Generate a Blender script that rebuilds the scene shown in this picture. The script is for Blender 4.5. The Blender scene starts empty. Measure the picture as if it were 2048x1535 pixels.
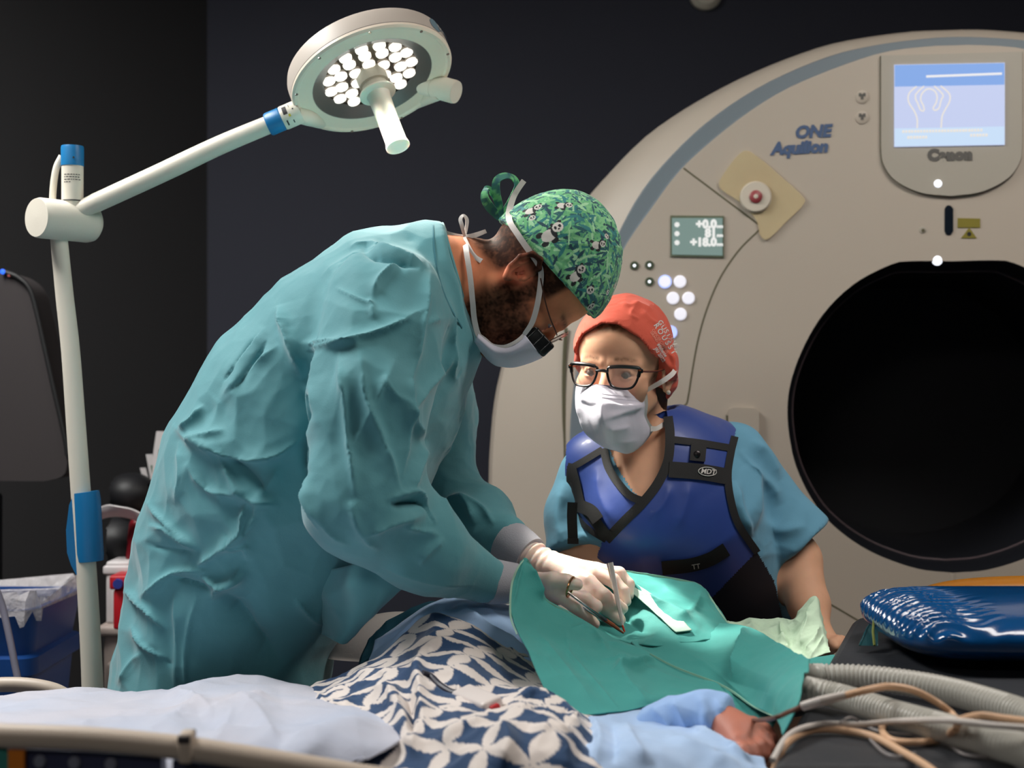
import bpy, bmesh, math, random
import numpy as np
from mathutils import Vector, Matrix
from mathutils.bvhtree import BVHTree
from mathutils.kdtree import KDTree
from mathutils.geometry import tessellate_polygon
SC = bpy.context.scene
COL = SC.collection
random.seed(7)
RNG = np.random.default_rng(7)
# ---------------------------------------------------------------- camera, world, lights, exposure
F, CX, CY, CZ = 2844.444, 1024.0, 767.5, 1.15      # focal length in pixels (50 mm on 36 mm, 2048 px wide)
cam = bpy.data.cameras.new('camera'); cam.lens = 50; cam.sensor_width = 36; cam.sensor_fit = 'HORIZONTAL'
cam.dof.use_dof = True; cam.dof.focus_distance = 2.3; cam.dof.aperture_fstop = 4.2
co = bpy.data.objects.new('camera', cam); co.location = (0, 0, CZ); co.rotation_euler = (math.pi/2, 0, 0)
COL.objects.link(co); SC.camera = co
SC.view_settings.view_transform = 'Standard'; SC.view_settings.look = 'None'
SC.view_settings.gamma = 1.0; SC.view_settings.use_curve_mapping = False
SC.view_settings.exposure = 0.12
W = bpy.data.worlds.new('world'); SC.world = W; W.use_nodes = True
W.node_tree.nodes['Background'].inputs[0].default_value = (.30, .34, .38, 1)
W.node_tree.nodes['Background'].inputs[1].default_value = 0.02
def area(name, loc, aim, sx, sy, power, col):
    l = bpy.data.lights.new(name, 'AREA'); l.shape = 'RECTANGLE'; l.size = sx; l.size_y = sy; l.energy = power; l.color = col
    o = bpy.data.objects.new(name, l); o.location = loc
    o.rotation_euler = (Vector(aim)-Vector(loc)).to_track_quat('-Z', 'Y').to_euler(); COL.objects.link(o); return o
area('ceiling_light_entry', (-1.5, 2.3, 2.66), (-1.2, 2.3, 0), 1.2, .6, 62, (1, .985, .95))
area('ceiling_fill_front', (1.25, 1.8, 2.66), (1.3, 2.2, 0), 1.2, .6, 27, (1, .93, .86))  # unseen fill, added to brighten the gantry front
area('ceiling_fill_rear', (-.9, -.9, 2.66), (-.6, 0.3, 0), 1.2, .6, 12, (1, .94, .88))  # unseen weak fill, added behind the camera
# the surgical lamp's own beam
LAMP_N = Vector((.336, -.36, -.868)).normalized()
LAMP_C = Vector(((745-CX)*2.6/F, 2.6, CZ-(159-CY)*2.6/F))
LA_, LB_ = LAMP_N.orthogonal().normalized(), LAMP_N.cross(LAMP_N.orthogonal().normalized())
SPOTS = [(0, 62, 13), (1, 62, 13), (2, 62, 13), (3, 62, 13), (.5, 30, 95), (2.5, 30, 95)]
for k, deg, en in SPOTS:                            # six emitters round the handle, behind the lens
    sp = bpy.data.lights.new('surgical_lamp_beam', 'SPOT'); sp.energy = en; sp.spot_size = math.radians(deg); sp.spot_blend = 1
    sp.shadow_soft_size = .03; sp.color = (1, .95, .84)
    spo = bpy.data.objects.new('surgical_lamp_beam', sp); spo.location = LAMP_C+LAMP_N*.012+(LA_*math.cos(k*math.pi/2)+LB_*math.sin(k*math.pi/2))*.066
    spo.rotation_euler = LAMP_N.to_track_quat('-Z', 'Y').to_euler(); COL.objects.link(spo)

# ---------------------------------------------------------------- toolkit
def P(x, y, d): return Vector(((x-CX)*d/F, d, CZ-(y-CY)*d/F))
def PA(a): a = np.asarray(a, float); return np.stack([(a[..., 0]-CX)*a[..., 2]/F, a[..., 2], CZ-(a[..., 1]-CY)*a[..., 2]/F], -1)
def lin(c):
    return tuple(((v/255)/12.92 if v/255 <= .04045 else ((v/255+.055)/1.055)**2.4) for v in c[:3])
def mat(name, c, rough=.6, metal=0, bump=None, var=None, emit=None, trans=0, sss=0, sheen=0, attr=None, coat=0, spec=.5, alpha=1, sssrad=(1, .35, .2)):
    m = bpy.data.materials.new(name); m.use_nodes = True; nt = m.node_tree; b = nt.nodes['Principled BSDF']; L = nt.links
    col = lin(c); b.inputs['Base Color'].default_value = (*col, 1); b.inputs['Roughness'].default_value = rough
    b.inputs['Metallic'].default_value = metal; b.inputs['Specular IOR Level'].default_value = spec
    if trans: b.inputs['Transmission Weight'].default_value = trans
    if sss:
        b.inputs['Subsurface Weight'].default_value = sss; b.inputs['Subsurface Radius'].default_value = sssrad; b.inputs['Subsurface Scale'].default_value = .012
    if sheen: b.inputs['Sheen Weight'].default_value = sheen; b.inputs['Sheen Roughness'].default_value = .5
    if coat: b.inputs['Coat Weight'].default_value = coat; b.inputs['Coat Roughness'].default_value = .12
    if alpha < 1: b.inputs['Alpha'].default_value = alpha
    if emit: b.inputs['Emission Color'].default_value = (*lin(emit[0]), 1); b.inputs['Emission Strength'].default_value = emit[1]
    src = None
    if attr:
        a = nt.nodes.new('ShaderNodeVertexColor'); a.layer_name = attr; src = a.outputs['Color']
    if bump or var:
        tc = nt.nodes.new('ShaderNodeTexCoord')
    if var:                                        # (scale, colour 2): soft blotches of a second colour
        n = nt.nodes.new('ShaderNodeTexNoise'); n.inputs['Scale'].default_value = var[0]; n.inputs['Detail'].default_value = 5
        L.new(tc.outputs['Object'], n.inputs['Vector'])
        mx = nt.nodes.new('ShaderNodeMix'); mx.data_type = 'RGBA'
        L.new(n.outputs['Fac'], mx.inputs['Factor'])
        if src: L.new(src, mx.inputs['A'])
        else: mx.inputs['A'].default_value = (*col, 1)
        mx.inputs['B'].default_value = (*lin(var[1]), 1); src = mx.outputs['Result']
    if src: L.new(src, b.inputs['Base Color'])
    if bump:
        n2 = nt.nodes.new('ShaderNodeTexNoise'); n2.inputs['Scale'].default_value = bump[0]; n2.inputs['Detail'].default_value = 6
        L.new(tc.outputs['Object'], n2.inputs['Vector'])
        bp = nt.nodes.new('ShaderNodeBump'); bp.inputs['Strength'].default_value = bump[1]; bp.inputs['Distance'].default_value = bump[2] if len(bump) > 2 else .004
        L.new(n2.outputs['Fac'], bp.inputs['Height']); L.new(bp.outputs['Normal'], b.inputs['Normal'])
    return m
def root(name, label, cat, loc, group=None, kind=None):
    o = bpy.data.objects.new(name, None); COL.objects.link(o); o.location = loc; o.empty_display_size = .1
    tag(o, label, cat, group, kind); return o
def tag(o, label=None, cat=None, group=None, kind=None):
    if label: o['label'] = label
    if cat: o['category'] = cat
    if group: o['group'] = group
    if kind: o['kind'] = kind
    return o
def mk(name, V, Fc, m, parent=None, smooth=True, col=None, label=None, loc=None):
    """one mesh object from world-space vertices; its own origin is at its parent's (or at loc)"""
    V = np.asarray(V, float).reshape(-1, 3); me = bpy.data.meshes.new(name)
    org = Vector((0, 0, 0))
    if parent is not None:
        q = parent
        while q is not None: org = org+q.location; q = q.parent
    elif loc is not None: org = Vector(loc)
    else: org = Vector(((V[:, 0].min()+V[:, 0].max())/2, (V[:, 1].min()+V[:, 1].max())/2, V[:, 2].min()))
    me.from_pydata((V-np.array(org)).tolist(), [], [list(map(int, f)) for f in Fc]); me.update()
    if smooth: me.polygons.foreach_set('use_smooth', np.ones(len(me.polygons), bool))
    if col is not None:
        a = me.color_attributes.new('Col', 'FLOAT_COLOR', 'POINT'); c = np.ones((len(V), 4), np.float32); c[:, :3] = col; a.data.foreach_set('color', c.ravel())
    o = bpy.data.objects.new(name, me); COL.objects.link(o)
    for mm in (m if isinstance(m, (list, tuple)) else [m]): me.materials.append(mm)
    if parent is not None: o.parent = parent
    else: o.location = org
    if label: o['label'] = label
    return o
class MB:
    """collects shapes into one mesh"""
    def __init__(s): s.V = []; s.F = []
    def add(s, V, Fc):
        b = len(s.V); s.V += [tuple(v) for v in V]; s.F += [[b+int(i) for i in f] for f in Fc]; return s
    def box(s, c, size, R=None, bev=.0):
        x, y, z = [v/2 for v in size]
        if bev > 0:
            bev = min(bev, x*.95, y*.95, z*.95); pts = []
            bm = bmesh.new(); bmesh.ops.create_cube(bm, size=1); bmesh.ops.scale(bm, vec=size, verts=bm.verts)
            bmesh.ops.bevel(bm, geom=bm.edges[:], offset=bev, segments=3, affect='EDGES', profile=.5)
            V = [v.co.copy() for v in bm.verts]; bm.verts.index_update(); Fc = [[v.index for v in f.verts] for f in bm.faces]; bm.free()
        else:
            V = [Vector((a*x, b*y, d*z)) for a in (-1, 1) for b in (-1, 1) for d in (-1, 1)]
            Fc = [(0, 1, 3, 2), (4, 6, 7, 5), (0, 4, 5, 1), (2, 3, 7, 6), (0, 2, 6, 4), (1, 5, 7, 3)]
        c = Vector(c)
        return s.add([c+(R @ v if R else v) for v in V], Fc)
    def lathe(s, prof, C, N, seg=32, cap=True):
        """profile [(radius, height)] turned about axis N through C"""
        N = Vector(N).normalized(); a = N.orthogonal().normalized(); b = N.cross(a); C = Vector(C); V = []; Fc = []
        for r, h in prof:
            for k in range(seg):
                t = 2*math.pi*k/seg; V.append(C+N*h+(a*math.cos(t)+b*math.sin(t))*r)
        for i in range(len(prof)-1):
            for k in range(seg):
                k2 = (k+1) % seg; Fc.append((i*seg+k, i*seg+k2, (i+1)*seg+k2, (i+1)*seg+k))
        if cap: Fc.append(list(range(seg))[::-1]); Fc.append([(len(prof)-1)*seg+k for k in range(seg)])
        return s.add(V, Fc)
    def tube(s, pts, r, seg=12, cap=True, flat=1.0, up=None):
        pts = [Vector(p) for p in pts]; n = len(pts); rr = r if isinstance(r, (list, tuple, np.ndarray)) else [r]*n
        V = []; Fc = []; a = None
        for i in range(n):
            t = (pts[min(i+1, n-1)]-pts[max(i-1, 0)]).normalized()
            if up is not None: a = (Vector(up)-t*t.dot(Vector(up))).normalized()
            elif a is None: a = t.orthogonal().normalized()
            else: a = (a-t*a.dot(t)).normalized()
            b = t.cross(a)
            for k in range(seg):
                w = 2*math.pi*k/seg; V.append(pts[i]+a*(math.cos(w)*rr[i]*flat)+b*(math.sin(w)*rr[i]))
        for i in range(n-1):
            for k in range(seg):
                k2 = (k+1) % seg; Fc.append((i*seg+k, i*seg+k2, (i+1)*seg+k2, (i+1)*seg+k))
        if cap: Fc.append(list(range(seg))[::-1]); Fc.append([(n-1)*seg+k for k in range(seg)])
        return s.add(V, Fc)
    def prism(s, poly, off):
        """polygon (list of world points) extruded by the vector off"""
        n = len(poly); poly = [Vector(p) for p in poly]; off = Vector(off)
        V = poly+[p+off for p in poly]; Fc = [[i, (i+1) % n, n+(i+1) % n, n+i] for i in range(n)]
        tr = tessellate_polygon([poly])
        Fc += [list(t) for t in tr]+[[n+i for i in t][::-1] for t in tr]
        return s.add(V, Fc)
    def build(s, name, m, parent=None, smooth=True, **k):
        o = mk(name, s.V, s.F, m, parent, smooth, **k)
        fixn(o.data)
        if smooth: sharp(o)
        return o
def fixn(me):
    bm = bmesh.new(); bm.from_mesh(me); bmesh.ops.recalc_face_normals(bm, faces=bm.faces[:]); bm.to_mesh(me); bm.free()
def sharp(o, ang=35):
    me = o.data; bm = bmesh.new(); bm.from_mesh(me)
    for e in bm.edges: e.smooth = not (len(e.link_faces) == 2 and e.calc_face_angle(0) > math.radians(ang))
    bm.to_mesh(me); bm.free()
def spline(pts, n=40, closed=False):
    """Catmull-Rom through points (any dimension), n samples"""
    p = np.asarray([tuple(q) for q in pts], float); m = len(p)
    if closed: p = np.vstack([p[-1:], p, p[:2]]); k = m
    else: p = np.vstack([2*p[0]-p[1], p, 2*p[-1]-p[-2]]); k = m-1
    t = np.linspace(0, k, n, endpoint=not closed); i = np.minimum(t.astype(int), k-1); f = (t-i)[:, None]
    a, b, c, d = p[i], p[i+1], p[i+2], p[i+3]
    return .5*((2*b)+(-a+c)*f+(2*a-5*b+4*c-d)*f**2+(-a+3*b-3*c+d)*f**3)
def resamp(pts, n):
    p = np.asarray(pts, float); s = np.r_[0, np.cumsum(np.linalg.norm(np.diff(p, axis=0), axis=1))]; t = np.linspace(0, s[-1], n)
    return np.stack([np.interp(t, s, p[:, k]) for k in range(p.shape[1])], 1)
def gridfaces(nu, nv, wrapu=False):
    i, j = np.meshgrid(np.arange(nu if wrapu else nu-1), np.arange(nv-1), indexing='ij'); i2 = (i+1) % nu
    return np.stack([i*nv+j, i2*nv+j, i2*nv+j+1, i*nv+j+1], -1).reshape(-1, 4)
def bicubic(ctrl, nu, nv):
    """Catmull-Rom surface through a grid of control points"""
    c = np.asarray(ctrl, float)
    a = np.stack([spline(c[:, j], nu) for j in range(c.shape[1])], 1)
    return np.stack([spline(a[i], nv) for i in range(nu)], 0)
def vnoise(p, seed=0):
    """smooth value noise, -1..1, on (N,3)"""
    p = np.asarray(p, float); i = np.floor(p).astype(np.int64); f = p-i; f = f*f*f*(f*(f*6-15)+10)
    def h(a, b, c):
        n = (a*73856093) ^ (b*19349663) ^ (c*83492791) ^ (seed*2654435); n = (n ^ (n >> 13))*1274126177; n &= 0x7fffffff
        n = ((n ^ (n >> 15))*2246822519) & 0x7fffffff
        return (n % 65536)/32768.-1
    r = 0
    for dx in (0, 1):
        for dy in (0, 1):
            for dz in (0, 1):
                w = (f[:, 0] if dx else 1-f[:, 0])*(f[:, 1] if dy else 1-f[:, 1])*(f[:, 2] if dz else 1-f[:, 2])
                r = r+w*h(i[:, 0]+dx, i[:, 1]+dy, i[:, 2]+dz)
    return r
def crumple(p, seed=0, octs=3):
    """crumpled-paper relief: sharp ridges from folded noise"""
    p = np.asarray(p, float); r = 0; a = 1.
    for k in range(octs):
        w = np.stack([vnoise(p*.7+13.1*k, seed+k*7+q) for q in range(3)], 1)*.8
        r = r+a*(1-np.abs(vnoise(p+w+5.3*k, seed+k*31))*2.2); p = p*1.9; a *= .5
    return r
def worley(p, seed=0):
    """distance to the nearest of scattered points: flat facets between straight sharp ridges, like crumpled paper"""
    p = np.asarray(p, float); i = np.floor(p).astype(np.int64); best = np.full(len(p), 9.)
    for dx in (-1, 0, 1):
        for dy in (-1, 0, 1):
            for dz in (-1, 0, 1):
                c = i+np.array([dx, dy, dz]); n = (c[:, 0]*73856093) ^ (c[:, 1]*19349663) ^ (c[:, 2]*83492791) ^ (seed*2654435); d = 0
                for a in range(3):
                    n = ((n ^ (n >> 13))*1274126177+a*7919) & 0x7fffffff; d = d+(c[:, a]+((n ^ (n >> 15)) % 65536)/65536.-p[:, a])**2
                best = np.minimum(best, d)
    return np.sqrt(best)
def paper(p, cell, slope, seed=0, stretch=(1, 1, 1), lo=-.2, hi=.5):
    """paper-like creasing in metres, present only in patches"""
    p = np.asarray(p, float)*np.asarray(stretch, float); w = p/cell+.35*np.stack([vnoise(p*6, seed+q) for q in range(3)], 1)
    t = np.clip((vnoise(p*5.5+3.3, seed+9)-lo)/(hi-lo), 0, 1); return slope*cell*(worley(w, seed)-.45)*(.25+.75*t)
# signed-distance modelling
def smin(a, b, k):
    h = np.clip(.5+.5*(b-a)/k, 0, 1); return b+(a-b)*h-k*h*(1-h)
def smax(a, b, k): return -smin(-a, -b, k)
def sph(p, c, r): return np.linalg.norm(p-np.asarray(c, float), axis=1)-r
def ell(p, c, r, R=None):
    q = p-np.asarray(c, float)
    if R is not None: q = q @ np.asarray(R, float)
    r = np.asarray(r, float); k0 = np.linalg.norm(q/r, axis=1); k1 = np.linalg.norm(q/(r*r), axis=1)+1e-9
    return k0*(k0-1)/k1
def cap(p, a, b, ra, rb):
    a = np.asarray(a, float); b = np.asarray(b, float); d = b-a; q = p-a
    h = np.clip(q @ d/(d @ d+1e-12), 0, 1); return np.linalg.norm(q-h[:, None]*d, axis=1)-(ra+(rb-ra)*h)
def chain(p, pts, rad, k=.01):
    r = None
    for i in range(len(pts)-1):
        d = cap(p, pts[i], pts[i+1], rad[i], rad[i+1]); r = d if r is None else smin(r, d, k)
    return r
def rbox(p, c, half, r, R=None):
    q = p-np.asarray(c, float)
    if R is not None: q = q @ np.asarray(R, float)
    q = np.abs(q)-(np.asarray(half)-r); return np.linalg.norm(np.maximum(q, 0), axis=1)+np.minimum(q.max(1), 0)-r
def evalf(fn, p, ch=300000): return np.concatenate([fn(p[i:i+ch]) for i in range(0, len(p), ch)]) if len(p) else np.zeros(0)
def nets(fn, lo, hi, h, proj=2):
    """surface of fn = 0 as a quad mesh (sparse naive surface nets)"""
    lo = np.asarray(lo, float); hi = np.asarray(hi, float); S = 8; nb = np.ceil((hi-lo)/(S*h)).astype(int)
    bi = np.stack(np.meshgrid(*[np.arange(n) for n in nb], indexing='ij'), -1).reshape(-1, 3)
    bi = bi[np.abs(evalf(fn, lo+(bi+.5)*S*h)) < S*h*1.3]
    off = np.stack(np.meshgrid(*[np.arange(S+1)]*3, indexing='ij'), -1).reshape(-1, 3)
    gi = bi[:, None, :]*S+off[None]; v = evalf(fn, (lo+gi*h).reshape(-1, 3)).reshape(-1, S+1, S+1, S+1)
    sg = v < 0; cnt = np.zeros(v[:, :-1, :-1, :-1].shape, int)
    for dx in (0, 1):
        for dy in (0, 1):
            for dz in (0, 1): cnt += sg[:, dx:S+dx, dy:S+dy, dz:S+dz]
    B, i, j, k = np.nonzero((cnt > 0) & (cnt < 8)); N = (nb*S+2).astype(np.int64)
    cell = bi[B]*S+np.stack([i, j, k], 1); cid = (cell[:, 0]*N[1]+cell[:, 1])*N[2]+cell[:, 2]
    acc = np.zeros((len(B), 3)); num = np.zeros(len(B)); cr = [(a, b, c) for a in (0, 1) for b in (0, 1) for c in (0, 1)]
    for ax in range(3):
        for c in cr:
            if c[ax]: continue
            e = list(c); e[ax] = 1
            va = v[B, i+c[0], j+c[1], k+c[2]]; vb = v[B, i+e[0], j+e[1], k+e[2]]; x = (va < 0) != (vb < 0)
            t = np.where(x, va/np.where(x, va-vb, 1), 0); q = np.array(c, float)[None].repeat(len(B), 0); q[:, ax] += t
            acc += q*x[:, None]; num += x
    V = lo+(cell+acc/np.maximum(num, 1)[:, None])*h
    o = np.argsort(cid); cs = cid[o]; Fc = []
    for ax in range(3):
        sl = [slice(0, S)]*3; s2 = [slice(0, S)]*3; s2[ax] = slice(1, S+1)
        a = sg[:, sl[0], sl[1], sl[2]]; b = sg[:, s2[0], s2[1], s2[2]]; B2, x, y, z = np.nonzero(a != b)
        g = bi[B2]*S+np.stack([x, y, z], 1); flip = a[B2, x, y, z]; u, w = (ax+1) % 3, (ax+2) % 3; q = []
        for du, dw in ((0, 0), (-1, 0), (-1, -1), (0, -1)):
            c = g.copy(); c[:, u] += du; c[:, w] += dw; q.append((c[:, 0]*N[1]+c[:, 1])*N[2]+c[:, 2])
        q = np.stack(q, 1); ps = np.clip(np.searchsorted(cs, q), 0, len(cs)-1); ok = (cs[ps] == q).all(1); f = o[ps]
        f[~flip] = f[~flip][:, ::-1]; Fc.append(f[ok])
    Fc = np.concatenate(Fc)
    for _ in range(proj):
        e = h*.25; d = evalf(fn, V); g = np.stack([evalf(fn, V+np.eye(3)[a]*e)-evalf(fn, V-np.eye(3)[a]*e) for a in range(3)], 1)/(2*e)
        st = d[:, None]*g/np.maximum((g*g).sum(1), .2)[:, None]; V = V-np.clip(st, -h*.6, h*.6)
    return V, Fc
def normals(V, Fc):
    Fc = np.asarray(Fc); n = np.cross(V[Fc[:, 2]]-V[Fc[:, 0]], V[Fc[:, -1]]-V[Fc[:, 1]]); r = np.zeros_like(V)
    for k in range(Fc.shape[1]): np.add.at(r, Fc[:, k], n)
    return r/(np.linalg.norm(r, axis=1)[:, None]+1e-12)
def subdiv(V, Fc):
    """each quad into four, linear"""
    e = np.concatenate([np.sort(Fc[:, [i, (i+1) % 4]], 1) for i in range(4)]); u, inv = np.unique(e, axis=0, return_inverse=True); inv = inv.ravel()
    n, m = len(V), len(Fc); em = V[u].mean(1); fm = V[Fc].mean(1); E = inv.reshape(4, m).T+n; C = np.arange(m)+n+len(u)
    return np.concatenate([V, em, fm]), np.concatenate([np.stack([Fc[:, i], E[:, i], C, E[:, i-1]], 1) for i in range(4)])
def relax(V, Fc, it=1, lam=.5):
    e = np.concatenate([Fc[:, [i, (i+1) % Fc.shape[1]]] for i in range(Fc.shape[1])])
    for _ in range(it):
        s = np.zeros_like(V); c = np.zeros(len(V)); np.add.at(s, e[:, 0], V[e[:, 1]]); np.add.at(c, e[:, 0], 1); np.add.at(s, e[:, 1], V[e[:, 0]]); np.add.at(c, e[:, 1], 1)
        V = V+lam*(s/np.maximum(c, 1)[:, None]-V)
    return V
def pix(V): return np.stack([CX+V[:, 0]*F/V[:, 1], CY-(V[:, 2]-CZ)*F/V[:, 1]], 1)
def pdist(q, line):
    """signed distance (left of travel negative) and position 0..1 along a polyline, in the plane of q"""
    line = np.asarray(line, float); best = np.full(len(q), 1e9); sg = np.ones(len(q)); tt = np.zeros(len(q))
    L = np.r_[0, np.cumsum(np.linalg.norm(np.diff(line, axis=0), axis=1))]
    for i in range(len(line)-1):
        a, b = line[i], line[i+1]; d = b-a; r = q-a; h = np.clip(r @ d/(d @ d+1e-9), 0, 1); e = r-h[:, None]*d; dist = np.linalg.norm(e, axis=1)
        m = dist < best; best[m] = dist[m]; sg[m] = np.sign(d[0]*r[:, 1]-d[1]*r[:, 0])[m]; tt[m] = ((L[i]+h*(L[i+1]-L[i]))/L[-1])[m]
    return best*sg, tt
def folds(V, Fc, strokes, front=True, soft=True):
    """cloth folds: each stroke (polyline, width a, width b, height) raises a ridge, steep on its narrow side"""
    n = normals(V, Fc); q = pix(V); w = np.ones(len(V))
    if front:
        vd = V-np.array([0, 0, CZ]); vd /= np.linalg.norm(vd, axis=1)[:, None]; w = np.clip(-(n*vd).sum(1)*4+.4, 0, 1)
    h = np.zeros(len(V))
    for ln, wa, wb, amp in strokes:
        ln = np.asarray(ln, float); mx = max(wa, wb)*(3 if soft else 4.5)
        m = np.nonzero((q > ln.min(0)-mx).all(1) & (q < ln.max(0)+mx).all(1))[0]
        if not len(m): continue
        d, t = pdist(q[m], spline(ln, 14) if len(ln) > 2 else ln); wd = np.where(d < 0, wa, wb)
        h[m] += amp*(np.exp(-np.abs(d/wd)**1.5) if soft else np.exp(-np.abs(d/wd)*1.15))*np.clip(np.minimum(t, 1-t)*4+.03, 0, 1)
    return V+n*(h*w)[:, None]
def inpoly(q, poly):
    poly = np.asarray(poly, float); c = np.zeros(len(q), bool); j = len(poly)-1
    for i in range(len(poly)):
        a, b = poly[i], poly[j]; c ^= ((a[1] > q[:, 1]) != (b[1] > q[:, 1])) & (q[:, 0] < (b[0]-a[0])*(q[:, 1]-a[1])/(b[1]-a[1]+1e-12)+a[0]); j = i
    return c
def cut(V, Fc, poly, maxd=None, both=False):
    """remove the camera-side faces that lie inside an outline"""
    c = V[Fc].mean(1); n = normals(V, Fc)[Fc].mean(1); m = inpoly(pix(c), poly) & (both | ((n*(c-np.array([0, 0, CZ]))).sum(1) < 0))
    if maxd is not None: m &= c[:, 1] < maxd
    Fc = Fc[~m]; u, inv = np.unique(Fc, return_inverse=True); return V[u], inv.reshape(Fc.shape)
def bvh(*objs):
    V = []; Fs = []
    for o in objs:
        b = len(V); org = Vector((0, 0, 0)); q = o
        while q is not None: org = org+q.location; q = q.parent
        V += [v.co+org for v in o.data.vertices]; Fs += [[b+i for i in p.vertices] for p in o.data.polygons]
    return BVHTree.FromPolygons(V, Fs)
EYE = Vector((0, 0, CZ))
def hit(bv, x, y, lift=.0, default=2.4):
    d = (P(x, y, 1)-EYE).normalized(); loc, n, i, t = bv.ray_cast(EYE, d)
    if loc is None: return None
    return loc-d*lift
def strip(bv, line, wpx, lift=.002, n=40, thick=.0015, default=None, across=5):
    """a ribbon lying on a surface along an outline: list of points as (V, F)"""
    c = spline(line, n) if len(line) > 2 else resamp(line, n); w = wpx if np.ndim(wpx) else np.full(n, wpx, float); w = np.interp(np.linspace(0, 1, n), np.linspace(0, 1, len(w)), w)
    t = np.gradient(c, axis=0); t /= np.linalg.norm(t, axis=1)[:, None]+1e-9; nn = np.stack([-t[:, 1], t[:, 0]], 1); V = []; last = None
    s = np.linspace(-.5, .5, across)
    D = np.full((n, across), np.nan)
    for i in range(n):
        for j in range(across):
            q = c[i]+nn[i]*s[j]*w[i]; h = hit(bv, q[0], q[1])
            if h is not None: D[i, j] = h.y
    f = D.ravel(); ok = ~np.isnan(f)
    if not ok.any(): f[:] = default or 2.4
    else:
        med = np.nanmedian(D, axis=1); idx = np.arange(n); g = ~np.isnan(med); med = np.interp(idx, idx[g], med[g])
        D = np.where(np.isnan(D), med[:, None], D); D = np.where(np.abs(D-med[:, None]) > .025, med[:, None], D)
        for _ in range(2): D[1:-1] = .25*D[:-2]+.5*D[1:-1]+.25*D[2:]
    for layer in (lift+thick, lift-thick):
        for i in range(n):
            for j in range(across):
                q = c[i]+nn[i]*s[j]*w[i]; V.append(P(q[0], q[1], D[i, j]-layer))
    A = gridfaces(n, across); m = n*across; Fc = A.tolist()+(A[:, ::-1]+m).tolist()
    ring = [i*across for i in range(n)]+[(n-1)*across+j for j in range(1, across)]+[i*across+across-1 for i in range(n-2, -1, -1)]+[j for j in range(across-2, 0, -1)]
    for a, b in zip(ring, ring[1:]+ring[:1]): Fc.append([a, b, b+m, a+m])
    return V, Fc
def text(name, body, place, size, m, parent, shear=0, bold=0, align='CENTER', depth=.0, res=3, spacing=1.0, label=None):
    """flat lettering; place(u, v) maps text metres to the world"""
    c = bpy.data.curves.new(name, 'FONT'); c.body = body; c.size = size; c.shear = shear; c.offset = bold; c.align_x = align; c.resolution_u = res; c.space_character = spacing
    o = bpy.data.objects.new(name, c); COL.objects.link(o); bpy.context.view_layer.update()
    me = o.evaluated_get(bpy.context.evaluated_depsgraph_get()).to_mesh()
    V = [place(v.co.x, v.co.y) for v in me.vertices]; Fc = [list(p.vertices) for p in me.polygons]
    bpy.data.objects.remove(o); bpy.data.curves.remove(c)
    return mk(name, V, Fc, m, parent, smooth=False, label=label)
def ss(x, a, b): t = np.clip((x-a)/(b-a), 0, 1); return t*t*(3-2*t)
def ribbon(name, pts, wpx, m, parent, thick=.0012, n=40, twist=None, label=None):
    """flat tape through (x, y, depth) points; width in the picture plane unless twisted"""
    c = spline([P(*p) for p in pts], n); w = np.interp(np.linspace(0, 1, n), np.linspace(0, 1, len(np.atleast_1d(wpx))), np.atleast_1d(wpx)); b = MB(); V = []
    t = np.gradient(c, axis=0); t /= np.linalg.norm(t, axis=1)[:, None]
    for i in range(n):
        s = np.cross(t[i], (0, 1, 0)); s /= np.linalg.norm(s)+1e-9; nn = np.cross(s, t[i]); a = 0 if twist is None else np.interp(i/(n-1), np.linspace(0, 1, len(twist)), twist)
        s2 = s*math.cos(a)+nn*math.sin(a); n2 = np.cross(s2, t[i]); hw = w[i]*c[i][1]/F/2
        for q in (-1, -.33, .33, 1): V.append(c[i]+s2*hw*q+n2*thick/2)
        for q in (1, .33, -.33, -1): V.append(c[i]+s2*hw*q-n2*thick/2)
    Fc = [[i*8+k, i*8+(k+1) % 8, (i+1)*8+(k+1) % 8, (i+1)*8+k] for i in range(n-1) for k in range(8)]+[list(range(8)), [(n-1)*8+k for k in range(8)][::-1]]
    return MB().add(V, Fc).build(name, m, parent, label=label)

# ---------------------------------------------------------------- room shell
M_wall = mat('wall_navy_paint', (50, 52, 66), .75, bump=(90, .15), var=(1.5, (46, 48, 61)))
M_wall2 = mat('wall_charcoal_paint', (44, 43, 45), .8, bump=(90, .15), var=(1.2, (40, 40, 42)))
M_floor = mat('floor_vinyl', (92, 96, 100), .35, var=(8, (84, 88, 92)))
M_ceil = mat('ceiling_tile', (150, 150, 148), .9, bump=(60, .2))
def slab(name, pts, off, m):
    b = MB().prism(pts, off); o = b.build(name, m, smooth=False); return tag(o, kind='structure')
slab('floor', [(-3.2, -2.2, -.1), (3, -2.2, -.1), (3, 5, -.1), (-3.2, 5, -.1)], (0, 0, .1), M_floor)
slab('ceiling', [(-3.2, -2.2, 2.75), (3, -2.2, 2.75), (3, 5, 2.75), (-3.2, 5, 2.75)], (0, 0, .1), M_ceil)
slab('wall_back', [(-1.05, 4.9, 0), (3, 4.9, 0), (3, 4.9, 2.75), (-1.05, 4.9, 2.75)], (0, .1, 0), M_wall)
slab('wall_left', [(-1.05, 4.9, 0), (-2.75, 2.85, 0), (-2.75, 2.85, 2.75), (-1.05, 4.9, 2.75)], (-.08, .066, 0), M_wall2)
slab('wall_left_front', [(-2.75, 2.85, 0), (-2.75, -2.2, 0), (-2.75, -2.2, 2.75), (-2.75, 2.85, 2.75)], (-.1, 0, 0), M_wall2)
slab('wall_right', [(3, -2.2, 0), (3, 5, 0), (3, 5, 2.75), (3, -2.2, 2.75)], (.1, 0, 0), M_wall2)
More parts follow.
